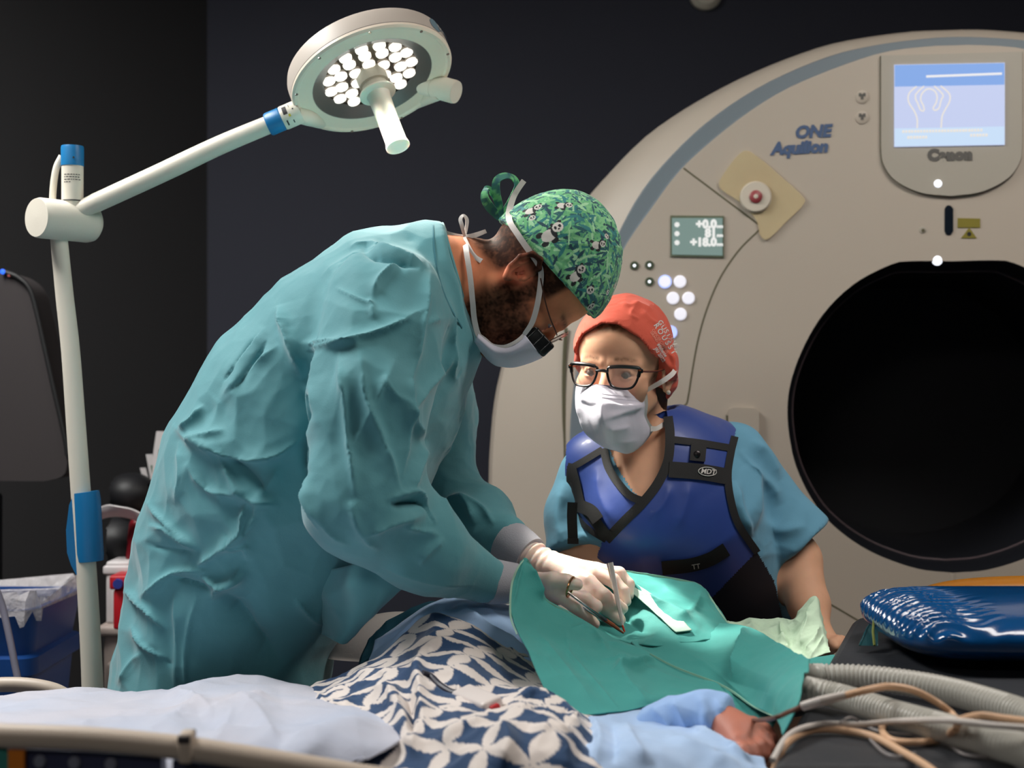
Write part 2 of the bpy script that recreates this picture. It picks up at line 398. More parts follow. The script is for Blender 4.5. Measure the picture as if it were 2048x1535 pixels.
slab('wall_front', [(-2.75, -2.2, 0), (3, -2.2, 0), (3, -2.2, 2.75), (-2.75, -2.2, 2.75)], (0, -.1, 0), M_wall2)
M_lum = mat('luminaire_frame', (190, 190, 188), .5)
for lx, ly, lw in ((-1.5, 2.3, 'above the trolley corner'), (1.25, 1.8, 'added as fill above the black head table'), (-.9, -.9, 'added as fill behind the photographer')):        # housings of the ceiling lights, added fills included
    b = MB()
    for dx, dy, sx, sy in ((-.62, 0, .04, .7), (.62, 0, .04, .7), (0, -.33, 1.2, .04), (0, .33, 1.2, .04)): b.box((lx+dx, ly+dy, 2.715), (sx, sy, .07))
    o = b.build('ceiling_light_or_fill', M_lum, smooth=False); tag(o, 'white frame of a ceiling panel light '+lw, 'light', 'ceiling panel lights')
M_ivory = mat('ivory_plastic', (205, 198, 182), .45)
b = MB().lathe([(.055, 0), (.055, .02), (.04, .035), (.0, .036)], P(1410, -10, 4.895), (0, -1, 0), 24)
o = b.build('wall_sensor', M_ivory); tag(o, 'small pale round fixture on the dark wall above the scanner', 'sensor')

# ---------------------------------------------------------------- scanner gantry
M_gan = mat('gantry_shell', (186, 175, 161), .5, var=(2, (180, 169, 156)))
M_band = mat('gantry_band', (114, 126, 134), .5)
M_pod = mat('gantry_pod', (172, 166, 154), .45)
M_seam = mat('gantry_seam', (88, 84, 62), .8)
M_black = mat('bore_black', (22, 24, 30), .45)
M_lip = mat('bore_lip', (74, 62, 66), .5)
M_txt = mat('blue_lettering', (70, 92, 128), .6)
M_txt2 = mat('grey_lettering', (92, 90, 86), .6)
GY = math.radians(7); GC = P(1896, 830, 3.22)
GU = Vector((math.cos(GY), -math.sin(GY), 0)); GN = Vector((-math.sin(GY), -math.cos(GY), 0)); GV = Vector((0, 0, 1))
def G(u, v, w=0): return GC+GU*u+GV*v+GN*w
def g2(x, y, w=0):
    d = P(x, y, 1)-EYE; t = ((GC+GN*w)-EYE).dot(GN)/d.dot(GN); q = EYE+d*t-(GC+GN*w); return (q.dot(GU), q.dot(GV))
gantry = root('scanner_gantry', 'large cream ring-shaped scanner housing with round black opening and blue-grey edge band', 'scanner', (GC.x, GC.y+.4, 0))
U0 = g2(1905, 80)[0]
def loop(pts, w, n=70, floor=True):
    """left half outline in pixels, bottom to top, on the plane w; mirrored about the machine's middle"""
    q = [g2(x, y, w) for x, y in pts]
    if floor: q = [(q[0][0], -GC.z+.02)]+q[1:]
    q[-1] = (U0, q[-1][1]); q = resamp(spline(q, 200), n)
    return np.vstack([q, [(2*U0-u, v) for u, v in q[-2::-1]]])
Lo = loop([(972, 1690), (972, 1100), (973, 960), (975, 900), (983, 811), (999, 733), (1035, 620), (1090, 505), (1159, 408), (1216, 342), (1281, 276), (1347, 228), (1422, 184), (1501, 145), (1588, 110), (1676, 83), (1808, 63), (1925, 58)], -.1)
L1 = loop([(1138, 1690), (1138, 1100), (1139, 900), (1144, 800), (1161, 690), (1188, 580), (1233, 474), (1281, 386), (1338, 316), (1413, 245), (1501, 184), (1588, 140), (1676, 107), (1764, 88), (1852, 77), (1930, 73)], -.012)
L2 = loop([(1165, 1690), (1165, 1100), (1166, 900), (1170, 800), (1185, 690), (1210, 590), (1246, 500), (1303, 416), (1365, 335), (1457, 254), (1545, 193), (1632, 151), (1757, 107), (1852, 93), (1930, 90)], 0)
V = []; Fc = []; n = len(Lo)
mid = Lo*.45+L1*.55
for lp, w in ((Lo, -.72), (Lo, -.14), (Lo*.93+L1*.07, -.095), (mid, -.035), (L1, -.012)): V += [G(u, v, w) for u, v in lp]
for r in range(4): Fc += [[r*n+i, r*n+i+1, (r+1)*n+i+1, (r+1)*n+i] for i in range(n-1)]
b = MB().add(V, Fc); b.add([G(u, v, -.72) for u, v in Lo], [list(range(n))]); b.build('outer_shell', M_gan, gantry)
V = [G(u, v, -.012) for u, v in L1]+[G(u, v, -.006) for u, v in L1*.9+L2*.1]+[G(u, v, -.006) for u, v in L1*.1+L2*.9]+[G(u, v, 0) for u, v in L2]
Fc = [[r*n+i, r*n+i+1, (r+1)*n+i+1, (r+1)*n+i] for r in range(3) for i in range(n-1)]
MB().add(V, Fc).build('edge_band', M_band, gantry, label='blue-grey band along the rounded edge')
bl = [g2(x, y) for x, y in [(1905, 1145), (1828, 1135), (1735, 1099), (1659, 1043), (1612, 977), (1584, 902), (1575, 808), (1594, 724), (1641, 635), (1706, 569), (1781, 529), (1820, 522), (1905, 522)]]
ub = g2(1905, 830)[0]; bl[0] = (ub, bl[0][1]); bl[-1] = (ub, bl[-1][1])
hb = resamp(spline(bl, 160), 60); bore = np.vstack([hb, [(2*ub-u, v) for u, v in hb[-2:0:-1]]])
nb = len(bore)
tri = tessellate_polygon([[Vector((u, v, 0)) for u, v in L2], [Vector((u, v, 0)) for u, v in bore]])
allp = [G(u, v) for u, v in L2]+[G(u, v) for u, v in bore]
MB().add(allp, tri).build('front_panel', M_gan, gantry, smooth=False)
cb = bore.mean(0); V = []; Fc = []
prof = [(1.0, 0), (.985, -.012), (.965, -.06), (.955, -.09), (.955, -.72)]
for s, w in prof: V += [G(*(cb+(q-cb)*s), w) for q in bore]
for r in range(len(prof)-1): Fc += [[r*nb+i, r*nb+(i+1) % nb, (r+1)*nb+(i+1) % nb, (r+1)*nb+i] for i in range(nb)]
MB().add(V, Fc).build('bore_tunnel', M_black, gantry, label='matt black tunnel through the housing')
b = MB().prism([G(*(cb+(q-cb)*.96), -.70) for q in bore], GN*-.015); b.build('bore_end', M_black, gantry, smooth=False)
ring = [G(*(cb+(q-cb)*.957), -.095) for q in bore]; b = MB().tube(ring+ring[:2], .0045, 6, cap=False); b.build('bore_ring', M_lip, gantry, label='thin mauve line round the inside of the opening')
def gseam(pts, r=.0022, name='panel_seam', m=M_seam, n=40, w=0):
    q = spline([g2(x, y) for x, y in pts], n) if len(pts) > 2 else [g2(x, y) for x, y in pts]
    MB().tube([G(u, v, w) for u, v in q], r, 6, flat=.4, up=GN).build(name, m, gantry)
gseam([(1367, 336), (1515, 447)]); gseam([(1515, 447), (1521, 455), (1515, 463), (1478, 500), (1440, 556), (1413, 620), (1396, 680), (1384, 745), (1377, 790), (1370, 810), (1345, 812)])
gseam([(1640, 1196), (1670, 1213), (1745, 1254), (1850, 1290)]); gseam([(1131, 655), (1127, 730), (1127, 830), (1130, 905), (1131, 1100)], .005, w=-.016)
gseam([(1905, 1146), (1905, 1175)], .006, 'lower_joint', M_gan)
# display pod
pl = [g2(x, y) for x, y in [(1761, 113), (1761, 200), (1761, 300), (1766, 330), (1790, 362), (1840, 386), (1901, 393)]]; pm = pl[-1][0]
pl = [(u, v) for u, v in pl]; pod = resamp(np.vstack([pl[:2], spline(pl[2:], 30)]), 40); pod = np.vstack([pod, [(2*pm-u, v) for u, v in pod[-2::-1]]])
b = MB(); b.prism([G(u, v, -.002) for u, v in pod], GN*.012); pod_o = b.build('display_pod', M_pod, gantry, smooth=False)
MB().tube([G(u, v, .006) for u, v in pod], .0016, 6).build('pod_edge', M_seam, pod_o)
q = [g2(x, y, .01) for x, y in [(1789, 131), (2008, 127), (2008, 289), (1789, 293)]]
def sq(a, b_): return [q[0][k]*(1-a)*(1-b_)+q[1][k]*a*(1-b_)+q[2][k]*a*b_+q[3][k]*(1-a)*b_ for k in (0, 1)]
def gpanel(name, a0, b0, a1, b1, m, w, th=.002, parent=None):
    return MB().prism([G(*sq(a0, b0), w), G(*sq(a1, b0), w), G(*sq(a1, b1), w), G(*sq(a0, b1), w)], GN*th).build(name, m, parent or gantry, smooth=False)
M_scr = mat('screen_lilac', (20, 20, 24), .5, emit=((186, 196, 228), 1.0)); M_scr2 = mat('screen_blue', (20, 20, 24), .5, emit=((120, 158, 218), 1.0))
M_scr3 = mat('screen_pale', (20, 20, 24), .5, emit=((190, 212, 236), 1.0)); M_scrl = mat('screen_line', (20, 20, 24), .5, emit=((225, 224, 226), 1.0))
M_scrw = mat('screen_cream', (20, 20, 24), .5, emit=((222, 216, 208), 1.0))
scr = gpanel('display_screen', -.004, -.006, 1.004, 1.006, M_scr, .0105, .003, pod_o); scr['label'] = 'lit lilac screen showing a head held by two hands'
def sline(pts, r=.0016, m=M_scrw, n=20, nm='screen_drawing'):
    p = spline([sq((x-1789)/219, (y-131)/162) for x, y in pts], n) if len(pts) > 2 else [sq((x-1789)/219, (y-131)/162) for x, y in pts]
    return MB().tube([G(u, v, .0145) for u, v in p], r, 5, flat=.3, up=GN)
gpanel('screen_header', 0, 0, 1, .265, M_scr2, .0132, .001, pod_o); gpanel('screen_footer', 0, .78, 1, 1, M_scr3, .0132, .001, pod_o)
b = sline([(1852, 155), (2003, 152)], .0028); b.build('screen_header_line', M_scrl, pod_o)
b = MB()
for ln in ([(1833, 174), (1818, 188), (1817, 205), (1829, 225), (1834, 240), (1834, 258)], [(1881, 174), (1898, 190), (1899, 205), (1890, 222), (1884, 235), (1882, 258)],
           [(1848, 174), (1830, 192), (1836, 210), (1841, 222), (1848, 223), (1846, 212), (1841, 202), (1843, 190), (1852, 181), (1860, 180), (1869, 184), (1874, 195), (1872, 208), (1866, 218), (1870, 223), (1878, 218), (1882, 202), (1886, 192), (1868, 174)]):
    c = sline(ln, .0017, n=40); b.add(c.V, c.F)
b.build('screen_drawing', M_scrw, pod_o)
b = MB()
for x0, x1, y in ((1804, 1970, 264), (1814, 1858, 276), (1940, 1980, 274)):
    for k in range(int((x1-x0)/6)):
        xx = x0+6*k; c = sline([(xx, y), (xx+4+random.random(), y)], .0034); b.add(c.V, c.F)
b.build('screen_text_line', M_scrw, pod_o)
def gtext(name, body, x, y, hpx, m, shear=0, bold=0, w=.002, rot=0, align='CENTER', sp=1, parent=None, sx=1.0):
    u0, v0 = g2(x, y, w); s = hpx*.00125/.72
    return text(name, body, lambda a, c_: G(u0+a*sx*math.cos(rot)-c_*math.sin(rot), v0+a*sx*math.sin(rot)+c_*math.cos(rot), w), s, m, parent or gantry, shear, bold, align, spacing=sp)
gtext('lettering', 'ONE', 1661, 272, 22, M_txt, .22, .002, rot=.03, align='RIGHT'); gtext('lettering', 'Aquilion', 1655, 303, 22, M_txt, .22, .0022, rot=.03, align='RIGHT', sx=.98)
gtext('lettering', 'Canon', 1900, 319, 19, M_txt2, 0, .003, w=.0112, sp=1.12, parent=pod_o)
M_led = mat('white_led', (200, 200, 200), .4, emit=((235, 240, 250), 1.3))
MB().lathe([(.009, 0), (.008, .003), (.005, .005), (0, .006)], G(*g2(1876, 367, .01), .01), GN, 16).build('indicator_light', M_led, pod_o, label='small white glowing indicator light')
MB().lathe([(.012, 0), (.01, .004), (.006, .006), (0, .007)], G(*g2(1875, 520), -.004), GN, 16).build('bore_light', M_led, gantry, label='white positioning light at the top of the opening')
M_slot = mat('dark_slot', (20, 28, 38), .2)
sl = [g2(x, y) for x, y in [(1889, 418), (1889, 462), (1892, 468), (1897, 470), (1902, 468), (1906, 462), (1906, 418), (1902, 412), (1897, 410), (1892, 412)]]
MB().prism([G(u, v, -.003) for u, v in sl], GN*.006).build('laser_slot', M_slot, gantry)
M_yel = mat('yellow_label', (128, 118, 30), .6); M_bk = mat('black_print', (20, 20, 20), .6)
MB().prism([G(*g2(x, y), .0) for x, y in [(1915, 436), (1960, 437), (1960, 455), (1915, 455)]], GN*.002).build('warning_label', M_yel, gantry, smooth=False)
MB().prism([G(*g2(x, y), .0) for x, y in [(1938, 455), (1953, 476), (1922, 476)]], GN*.002).build('warning_triangle', M_yel, gantry, smooth=False)
MB().lathe([(.005, 0), (.005, .0005)], G(*g2(1938, 468), .002), GN, 8).build('warning_mark', M_bk, gantry)
MB().lathe([(.008, 0), (.007, .002)], G(*g2(1845, 460), .0), GN, 12).build('lock_ring', M_pod, gantry); MB().lathe([(.004, 0), (.004, .003)], G(*g2(1846, 461), .0), GN, 10).build('lock_core', M_seam, gantry)
for (x, y) in ((1724, 194), (1724, 235)):
    o = MB().lathe([(.015, 0), (.015, .002), (.013, .003)], G(*g2(x, y), 0), GN, 20).build('position_button', M_gan, gantry)
    b = MB()
    for k in range(3): b.box(G(*g2(x-4+4*k, y-4+4*(k % 2)), .003), (.006, .002, .008+.004*(k % 2)))
    b.build('button_icon', M_txt2, o)
# control panel display, buttons
M_lcd = mat('lcd_green', (20, 20, 20), .5, emit=((112, 134, 128), 1.0)); M_lcdf = mat('lcd_frame', (96, 104, 82), .6); M_lcdt = mat('lcd_text', (20, 20, 20), .5, emit=((226, 226, 222), 1.0))
def gquad(name, pts, m, w, th, parent=None): return MB().prism([G(*g2(x, y, w), w) for x, y in pts], GN*th).build(name, m, parent or gantry, smooth=False)
fr = gquad('control_display_frame', [(1341, 431), (1448, 432), (1448, 515), (1341, 513)], M_lcdf, 0, .004)
gquad('control_display', [(1344, 436), (1445, 436), (1445, 511), (1344, 509)], M_lcd, .003, .003, fr)['label'] = 'lit grey-green display with three white numbers'
for body, y in (('+0.0', 455), ('81', 473), ('+18.0', 491)):
    gtext('display_digits', body, 1433, y, 15, M_lcdt, 0, .0018, w=.0065, align='RIGHT', parent=fr)
    gtext('display_unit', 'mm', 1434, y, 5, M_lcdt, 0, .0012, w=.0065, align='LEFT', parent=fr)
    MB().lathe([(.0065, 0), (.006, .001)], G(*g2(1354, y-6, .0065), .0062), GN, 6).build('display_icon', M_lcdt, fr)
M_btn = mat('lit_button', (200, 200, 205), .4, emit=((205, 203, 214), .85)); M_btn2 = mat('lit_button_blue', (150, 170, 230), .4, emit=((170, 185, 240), .9))
for x, y in ((1360, 563), (1346, 596), (1377, 596), (1361, 628)):
    MB().lathe([(.0145, 0), (.0145, .003), (.012, .005)], G(*g2(x, y), 0), GN, 22).build('control_button', M_btn, gantry)
o = MB().lathe([(.0155, 0), (.0155, .003)], G(*g2(1330, 563), 0), GN, 22).build('control_button', M_btn2, gantry, label='blue-lit round control button'); MB().lathe([(.0125, .003), (.012, .005)], G(*g2(1330, 563), 0), GN, 22).build('button_face', M_btn, o)
o = MB().lathe([(.0155, 0), (.0155, .003)], G(*g2(1341, 664), 0), GN, 22).build('control_button', M_btn2, gantry, label='blue-lit round control button beside the red cap')
M_dk = mat('green_black', (62, 74, 54), .5)
for x, y in ((1269, 531), (1299, 530), (1299, 563)):
    o = MB().lathe([(.0105, 0), (.01, .003)], G(*g2(x, y), 0), GN, 18).build('small_indicator', M_dk, gantry); MB().lathe([(.0036, .003), (.003, .004)], G(*g2(x, y), 0), GN, 10).build('indicator_dot', M_led, o)
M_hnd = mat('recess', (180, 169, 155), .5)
hp = [g2(x, y) for x, y in [(1456, 826), (1458, 818), (1466, 814), (1508, 816), (1517, 822), (1518, 866), (1512, 876), (1466, 874), (1457, 868)]]
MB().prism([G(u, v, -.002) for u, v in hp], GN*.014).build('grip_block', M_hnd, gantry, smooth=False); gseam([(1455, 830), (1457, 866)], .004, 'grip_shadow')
# yellowed protective pad with the red stop button
M_pad = mat('yellowed_pad', (226, 210, 168), .6, var=(9, (208, 186, 148)), alpha=.6); M_red = mat('stop_red', (150, 62, 66), .45); M_whr = mat('pad_white', (205, 196, 180), .5)
pc = spline([(1486, 303), (1520, 318), (1560, 352), (1604, 392), (1606, 410), (1570, 446), (1536, 478), (1520, 470), (1512, 440), (1478, 404), (1440, 376), (1446, 350)], 60, closed=True)
pad = MB().prism([G(*g2(x, y), .001) for x, y in pc], GN*.006).build('protective_pad', M_pad, gantry, smooth=False, label='yellowed soft pad stuck over the red stop button')
MB().lathe([(.036, 0), (.036, .008), (.033, .012), (.03, .012)], G(*g2(1511, 395), .004), GN, 30).build('button_ring', M_whr, pad); MB().lathe([(.0145, .008), (.0145, .016), (.01, .019)], G(*g2(1511, 395), .004), GN, 24).build('stop_button', M_red, pad, label='small red stop button')
MB().lathe([(.0055, .019), (.004, .020)], G(*g2(1511, 395), .004), GN, 10).build('button_mark', M_whr, pad)

# ---------------------------------------------------------------- surgical lamp
M_lw = mat('lamp_white', (226, 220, 206), .42, bump=(400, .05)); M_lblue = mat('lamp_blue', (24, 118, 176), .4); M_lgrey = mat('lamp_rim', (196, 186, 176), .45)
M_ldark = mat('lamp_dark_ring', (96, 88, 86), .3); M_lgl = mat('lamp_lens', (235, 232, 225), .12, emit=((250, 244, 232), 1.1)); M_lgl2 = mat('lamp_lens_shade', (120, 112, 104), .15, metal=.8)
M_labelt = mat('small_print', (70, 68, 66), .6); M_steel = mat('steel', (190, 188, 184), .25, metal=1)
LD = 2.6
lamp = root('surgical_lamp', 'white round surgical lamp on a jointed arm and pole with blue fittings, lit', 'lamp', (P(186, 1400, LD).x, LD, 0))
base = Vector((P(186, 1400, LD).x, LD, 0))
pole = [P(x, y, LD) for x, y in [(118, 478), (129, 590), (141, 700), (152, 850), (162, 990), (172, 1130), (181, 1280), (186, 1400), (189, 1500)]]+[Vector((base.x+.01, LD, .45)), Vector((base.x, LD, .12))]
MB().tube(spline(pole, 60), np.interp(np.linspace(0, 1, 60), [0, .3, 1], [.0155, .0175, .021]), 20).build('pole', M_lw, lamp)
b = MB().lathe([(.03, 0), (.08, .02), (.09, .09), (.05, .13), (.03, .14)], (base.x, LD, .03), (0, 0, 1)); bo = b.build('base_hub', M_lw, lamp)
for k in range(5):
    a = k*2*math.pi/5+.3; e = Vector((base.x+.2*math.cos(a), LD+.2*math.sin(a), .085)); lo_ = MB().tube([(base.x+.05*math.cos(a), LD+.05*math.sin(a), .1), e], [.022, .016], 10).build('base_leg', M_lw, lamp)
    MB().lathe([(.03, -.012), (.034, 0), (.03, .012)], (e.x, e.y, .036), (math.sin(a), -math.cos(a), 0), 16).build('castor', M_bk, lo_)
J = P(132, 441, LD); jd = Vector((-.6, -.8, 0)).normalized()
MB().lathe([(.0, -.064), (.026, -.063), (.034, -.056), (.0365, -.046), (.0365, .056), (.0345, .0625), (.0, .0635)], J, jd, 40).build('joint_drum', M_lw, lamp)
S = P(145, 425, LD)
MB().lathe([(.0185, -.02), (.0185, .018), (.0195, .019), (.0195, .088)], S, (0, 0, 1), 32).build('joint_post', M_lw, lamp)
MB().tube([S+Vector((math.cos(a)*.0193, math.sin(a)*.0193, .021)) for a in np.linspace(0, 6.3, 30)], .0012, 5).build('post_seam', M_bk, lamp)
MB().lathe([(.0205, .085), (.0205, .118), (.0195, .1215), (0, .1225)], S, (0, 0, 1), 32).build('blue_cap', M_lblue, lamp, label='bright blue cap on the joint')
MB().lathe([(.0018, 0), (.0018, .001)], S+Vector((.008, -.0195, .098)), (0.3, -1, 0), 8).build('cap_screw', M_steel, lamp)
def posttext(y, wpx, seed):
    b = MB(); r = random.Random(seed); x = 134
    while x < 134+wpx:
        ww = r.uniform(2, 6); t0, t1 = [(xx-145)*LD/F/.0196 for xx in (x, x+ww)]; z = CZ-(y-CY)*LD/F
        V = [Vector((S.x+.0199*math.sin(t), S.y-.0199*math.cos(t), z+dz)) for t, dz in ((t0, 0), (t1, 0), (t1, .0016), (t0, .0016))]; b.add(V, [[0, 1, 2, 3]]); x += ww+1.5
    b.build('printed_line', M_labelt, lamp, smooth=False)
for k, y in enumerate((352, 357, 362, 367)): posttext(y, (30, 28, 30, 14)[k], k)
# curved cable guard left of the post
MB().tube(spline([P(124, 312, LD+.012), P(113, 335, LD+.012), P(107, 370, LD+.012), P(105, 410, LD+.012), P(108, 440, LD+.012)], 24), .0075, 12, flat=.8).build('cable_guard', M_lw, lamp)
arm = [P(x, y, LD) for x, y in [(150, 424), (230, 388), (330, 342), (440, 290), (545, 246)]]
MB().tube(spline(arm, 30), [.0165]*4+list(np.linspace(.0175, .0178, 13))+list(np.linspace(.0178, .0165, 13)), 20).build('arm', M_lw, lamp)
ax = (P(600, 222, LD)-P(535, 250, LD)).normalized(); A0 = P(535, 250, LD)
MB().lathe([(.0195, 0), (.0215, .003), (.0215, .028), (.02, .03)], A0, ax, 32).build('blue_collar', M_lblue, lamp, label='bright blue collar on the arm')
MB().lathe([(.0215, .03), (.0222, .034), (.0222, .062), (.021, .066)], A0, ax, 32).build('arm_sleeve', M_lw, lamp)
M_sign = mat('label_black', (40, 38, 40), .6)
def sleevemark(name, t, h0, h1, wd, m, parent=lamp):
    a_ = Vector((0, -1, 0)); b_ = ax.cross(a_).normalized(); V = []
    for hh in (h0, h1):
        for k in range(5):
            w_ = t+(k-2)/4*wd; V.append(A0+ax*hh+(a_*math.cos(w_)+b_*math.sin(w_))*.0225)
    MB().add(V, [[k, k+1, 6+k, 5+k] for k in range(4)]).build(name, m, parent, smooth=False)
sleevemark('printed_label', .75, .036, .039, .5, M_sign); sleevemark('printed_label', -.35, .036, .044, .75, M_sign); sleevemark('warning_label', .2, .044, .048, .22, mat('yellow_sticker', (190, 170, 40), .6)); sleevemark('printed_label', -.2, .054, .0565, .12, M_sign); sleevemark('printed_label', .8, .048, .050, .3, M_sign); sleevemark('printed_label', -.6, .049, .05, .3, M_sign)
yk = [P(590, 226, LD), P(618, 234, LD+.03), P(650, 243, LD+.1), P(700, 240, LD+.17), P(760, 227, LD+.19), P(820, 207, LD+.16), P(880, 184, LD+.07)]
MB().tube(spline(yk, 40), np.interp(np.linspace(0, 1, 40), [0, .15, .4, 1], [.02, .02, .0145, .016]), 18, flat=.75).build('yoke', M_lw, lamp)
E0 = P(846, 166, LD+.09); e1 = (P(932, 190, LD+.06)-P(846, 166, LD+.1)).normalized()
MB().lathe([(.012, -.012), (.02, -.008), (.022, 0), (.022, .026)], E0, e1, 32).build('yoke_pivot', M_lw, lamp); MB().lathe([(.0212, .026), (.0212, .028), (.0222, .0285), (.0222, .07), (.021, .075), (0, .0755)], E0, e1, 32).build('pivot_cap', M_lw, lamp)
R0 = .152
C = LAMP_C
head = MB().lathe([(0, -.041), (R0*.92, -.040), (R0*.985, -.037), (R0, -.03), (R0, -.004)], C, LAMP_N, 72, cap=False).build('lamp_head', M_lgrey, lamp)
MB().lathe([(R0*.999, -.005), (R0*.997, -.003)], C, LAMP_N, 72, cap=False).build('head_seam', M_bk, head)
V0 = MB().lathe([(R0, -.003), (R0*1.0, .002), (R0*.975, .0055), (R0*.94, .006), (R0*.92, .003), (R0*.745, .001)], C, LAMP_N, 72, cap=False).build('front_bezel', mat('bezel_white', (244, 230, 212), .35), lamp)
MB().lathe([(R0*.75, .0012), (R0*.58, -.012)], C, LAMP_N, 72, cap=False).build('reflector_ring', M_ldark, lamp)
MB().lathe([(R0*.60, -.014), (0, -.0145)], C, LAMP_N, 60, cap=False).build('lens_plate', M_lgl2, lamp)
a_ = LAMP_N.orthogonal().normalized(); b_ = LAMP_N.cross(a_)
for rr, nn in ((.2, 6), (.38, 11), (.52, 15)):
    for k in range(nn):
        t = 2*math.pi*k/nn+rr; q = C+(a_*math.cos(t)+b_*math.sin(t))*R0*rr-LAMP_N*.0135
        MB().lathe([(.0125, 0), (.0115, .004), (.007, .0065), (0, .007)], q, LAMP_N, 12).build('led_lens', M_lgl, lamp)
for k in range(9):
    t = 2*math.pi*k/9+.5; q = C+(a_*math.cos(t)+b_*math.sin(t))*R0*.955+LAMP_N*.006
    MB().lathe([(.003, 0), (.003, .001)], q, LAMP_N, 8).build('bezel_screw', M_steel, lamp)
MB().lathe([(.028, -.016), (.028, .012), (.024, .014), (.024, .03)], C, LAMP_N, 32).build('handle_socket', M_ivory, lamp)
MB().lathe([(.022, .028), (.034, .030), (.034, .033), (.022, .036), (.0205, .042), (.0195, .09), (.0195, .14), (.022, .149), (.022, .152), (0, .1525)], C, LAMP_N, 40).build('sterile_handle', mat('handle_white', (240, 238, 224), .4, sss=.2), lamp, label='white detachable handle cover')
# faint blue maker's badge on the rim
tb = LAMP_N.orthogonal()
def rimpt(t, h): return C+(RX*math.cos(t)+RY*math.sin(t))*R0*1.004+LAMP_N*h
RX = Vector((1, 0, 0)); RX = (RX-LAMP_N*RX.dot(LAMP_N)).normalized(); RY = LAMP_N.cross(RX)
tq = min(np.linspace(0, 6.28, 400), key=lambda t: (Vector(pix(np.array([list(rimpt(t, -.02))]))[0])-Vector((862, 60))).length)
M_badge = mat('badge_blue', (110, 134, 146), .5); M_badt = mat('badge_text', (70, 92, 108), .5)
V = [rimpt(tq+.1*math.cos(a), -.019+.0135*math.sin(a)) for a in np.linspace(0, 6.283, 25)[:-1]]
MB().add(V, [list(range(24))]).build('maker_badge', M_badge, head, smooth=False)
RXc = -1 if (rimpt(tq+.05, -.02)-rimpt(tq, -.02)).x < 0 else 1
text('badge_lettering', 'Dr.Mach', lambda u, v: rimpt(tq-.07+RXc*u/R0, -.0135-v)+(rimpt(tq, 0)-C).normalized()*.0012, .014, M_badt, head, .2, .0004, 'LEFT')
# blue clamp with lever on the pole
cp = lambda x, y, dd=0: P(x, y, LD+dd)
kl = MB().tube([cp(172, 983), cp(174, 1000), cp(180, 1105), cp(181, 1121)], [.0235, .0245, .0245, .0235], 24).build('pole_clamp', M_lblue, lamp, label='bright blue clamp gripping the pole')
b = MB(); pr = [(146, 990), (138, 1010), (132, 1060), (134, 1105), (142, 1130), (152, 1149), (162, 1150), (166, 1138), (160, 1120), (158, 1000), (156, 985), (158, 978), (150, 976)]
b.prism([cp(x, y, -.012) for x, y in pr], (0, .03, 0)); b.build('clamp_lever', M_lblue, kl, smooth=False)
# ---------------------------------------------------------------- things behind the bed, left
M_grey = mat('charcoal_plastic', (52, 46, 47), .8, var=(3, (46, 41, 42))); M_rub = mat('black_rubber', (16, 16, 18), .6)
eq = root('equipment_tower', 'dark charcoal equipment tower with rounded black-trimmed edge beside the left wall', 'equipment', (P(10, 1000, 3.4).x, 3.5, 0))
pr = [(-110, 540), (8, 543), (34, 553), (58, 576), (72, 620), (90, 700), (108, 780), (124, 850), (134, 900), (134, 930), (124, 952), (90, 962), (-110, 960)]
prs = spline([(x, y) for x, y in pr[1:-1]], 60).tolist()
b = MB(); b.prism([P(x, y, 3.4) for x, y in [pr[0]]+prs+[pr[-1]]], (0, .12, 0)); b.build('back_shell', M_grey, eq, smooth=False)
MB().tube([P(x, y, 3.395) for x, y in prs[:44]], .0062, 8).build('edge_trim', M_rub, eq, label='black rubber edge trim')
MB().box((P(10, 900, 3.4).x-.1, 3.5, .46), (.09, .09, .84), bev=.01).build('column', M_rub, eq); MB().box((P(10, 900, 3.4).x-.1, 3.5, .05), (.5, .4, .06), bev=.02).build('base', M_rub, eq)
MB().lathe([(.006, 0), (.006, .004), (0, .005)], P(6, 543, 3.392), (0, -1, 0), 12).build('status_light', mat('blue_led', (30, 60, 160), .4, emit=((40, 100, 240), 1.6)), eq, label='tiny glowing blue light')
MB().lathe([(.004, 0), (0, .004)], P(18, 550, 3.392), (0, -1, 0), 10).build('status_light', mat('red_led', (120, 60, 60), .4, emit=((170, 90, 80), .7)), eq)
bin_ = root('waste_bin', 'blue plastic waste bin with a clear liner behind the bed', 'bin', (P(-70, 1300, 2.9).x, 3.06, 0))
M_bin = mat('bin_blue', (16, 66, 132), .45, bump=(30, .1)); M_film = mat('clear_film', (225, 220, 222), .12, trans=.0, alpha=.45, bump=(25, .9, .02))
bx0, bx1 = P(-220, 1250, 2.9).x, P(154, 1250, 3.22).x
def ringbox(x0, x1, y0, y1, z, r=.04, n=8):
    V = []
    for cx, cy, a0 in ((x1-r, y1-r, 0), (x0+r, y1-r, 1), (x0+r, y0+r, 2), (x1-r, y0+r, 3)):
        for k in range(n): a = (a0+k/(n-1))*math.pi/2; V.append(Vector((cx+r*math.cos(a), cy+r*math.sin(a), z)))
    return V
zt = P(0, 1218, 2.9).z; V = []; lev = [(.05, 0), (.045, .03), (.0, zt-.14), (-.012, zt-.135), (-.012, zt-.1), (.0, zt-.095), (-.012, zt-.02), (-.016, zt), (-.004, zt), (.004, zt-.08), (.05, .05)]
for s, z in lev: V += ringbox(bx0+s, bx1-s, 2.9+s, 3.22-s, z)
nn = 32; MB().add(V, [[i*nn+k, i*nn+(k+1) % nn, (i+1)*nn+(k+1) % nn, (i+1)*nn+k] for i in range(len(lev)-1) for k in range(nn)]+[list(range(nn)), [(len(lev)-1)*nn+k for k in range(nn)]]).build('bin_body', M_bin, bin_)
V = []
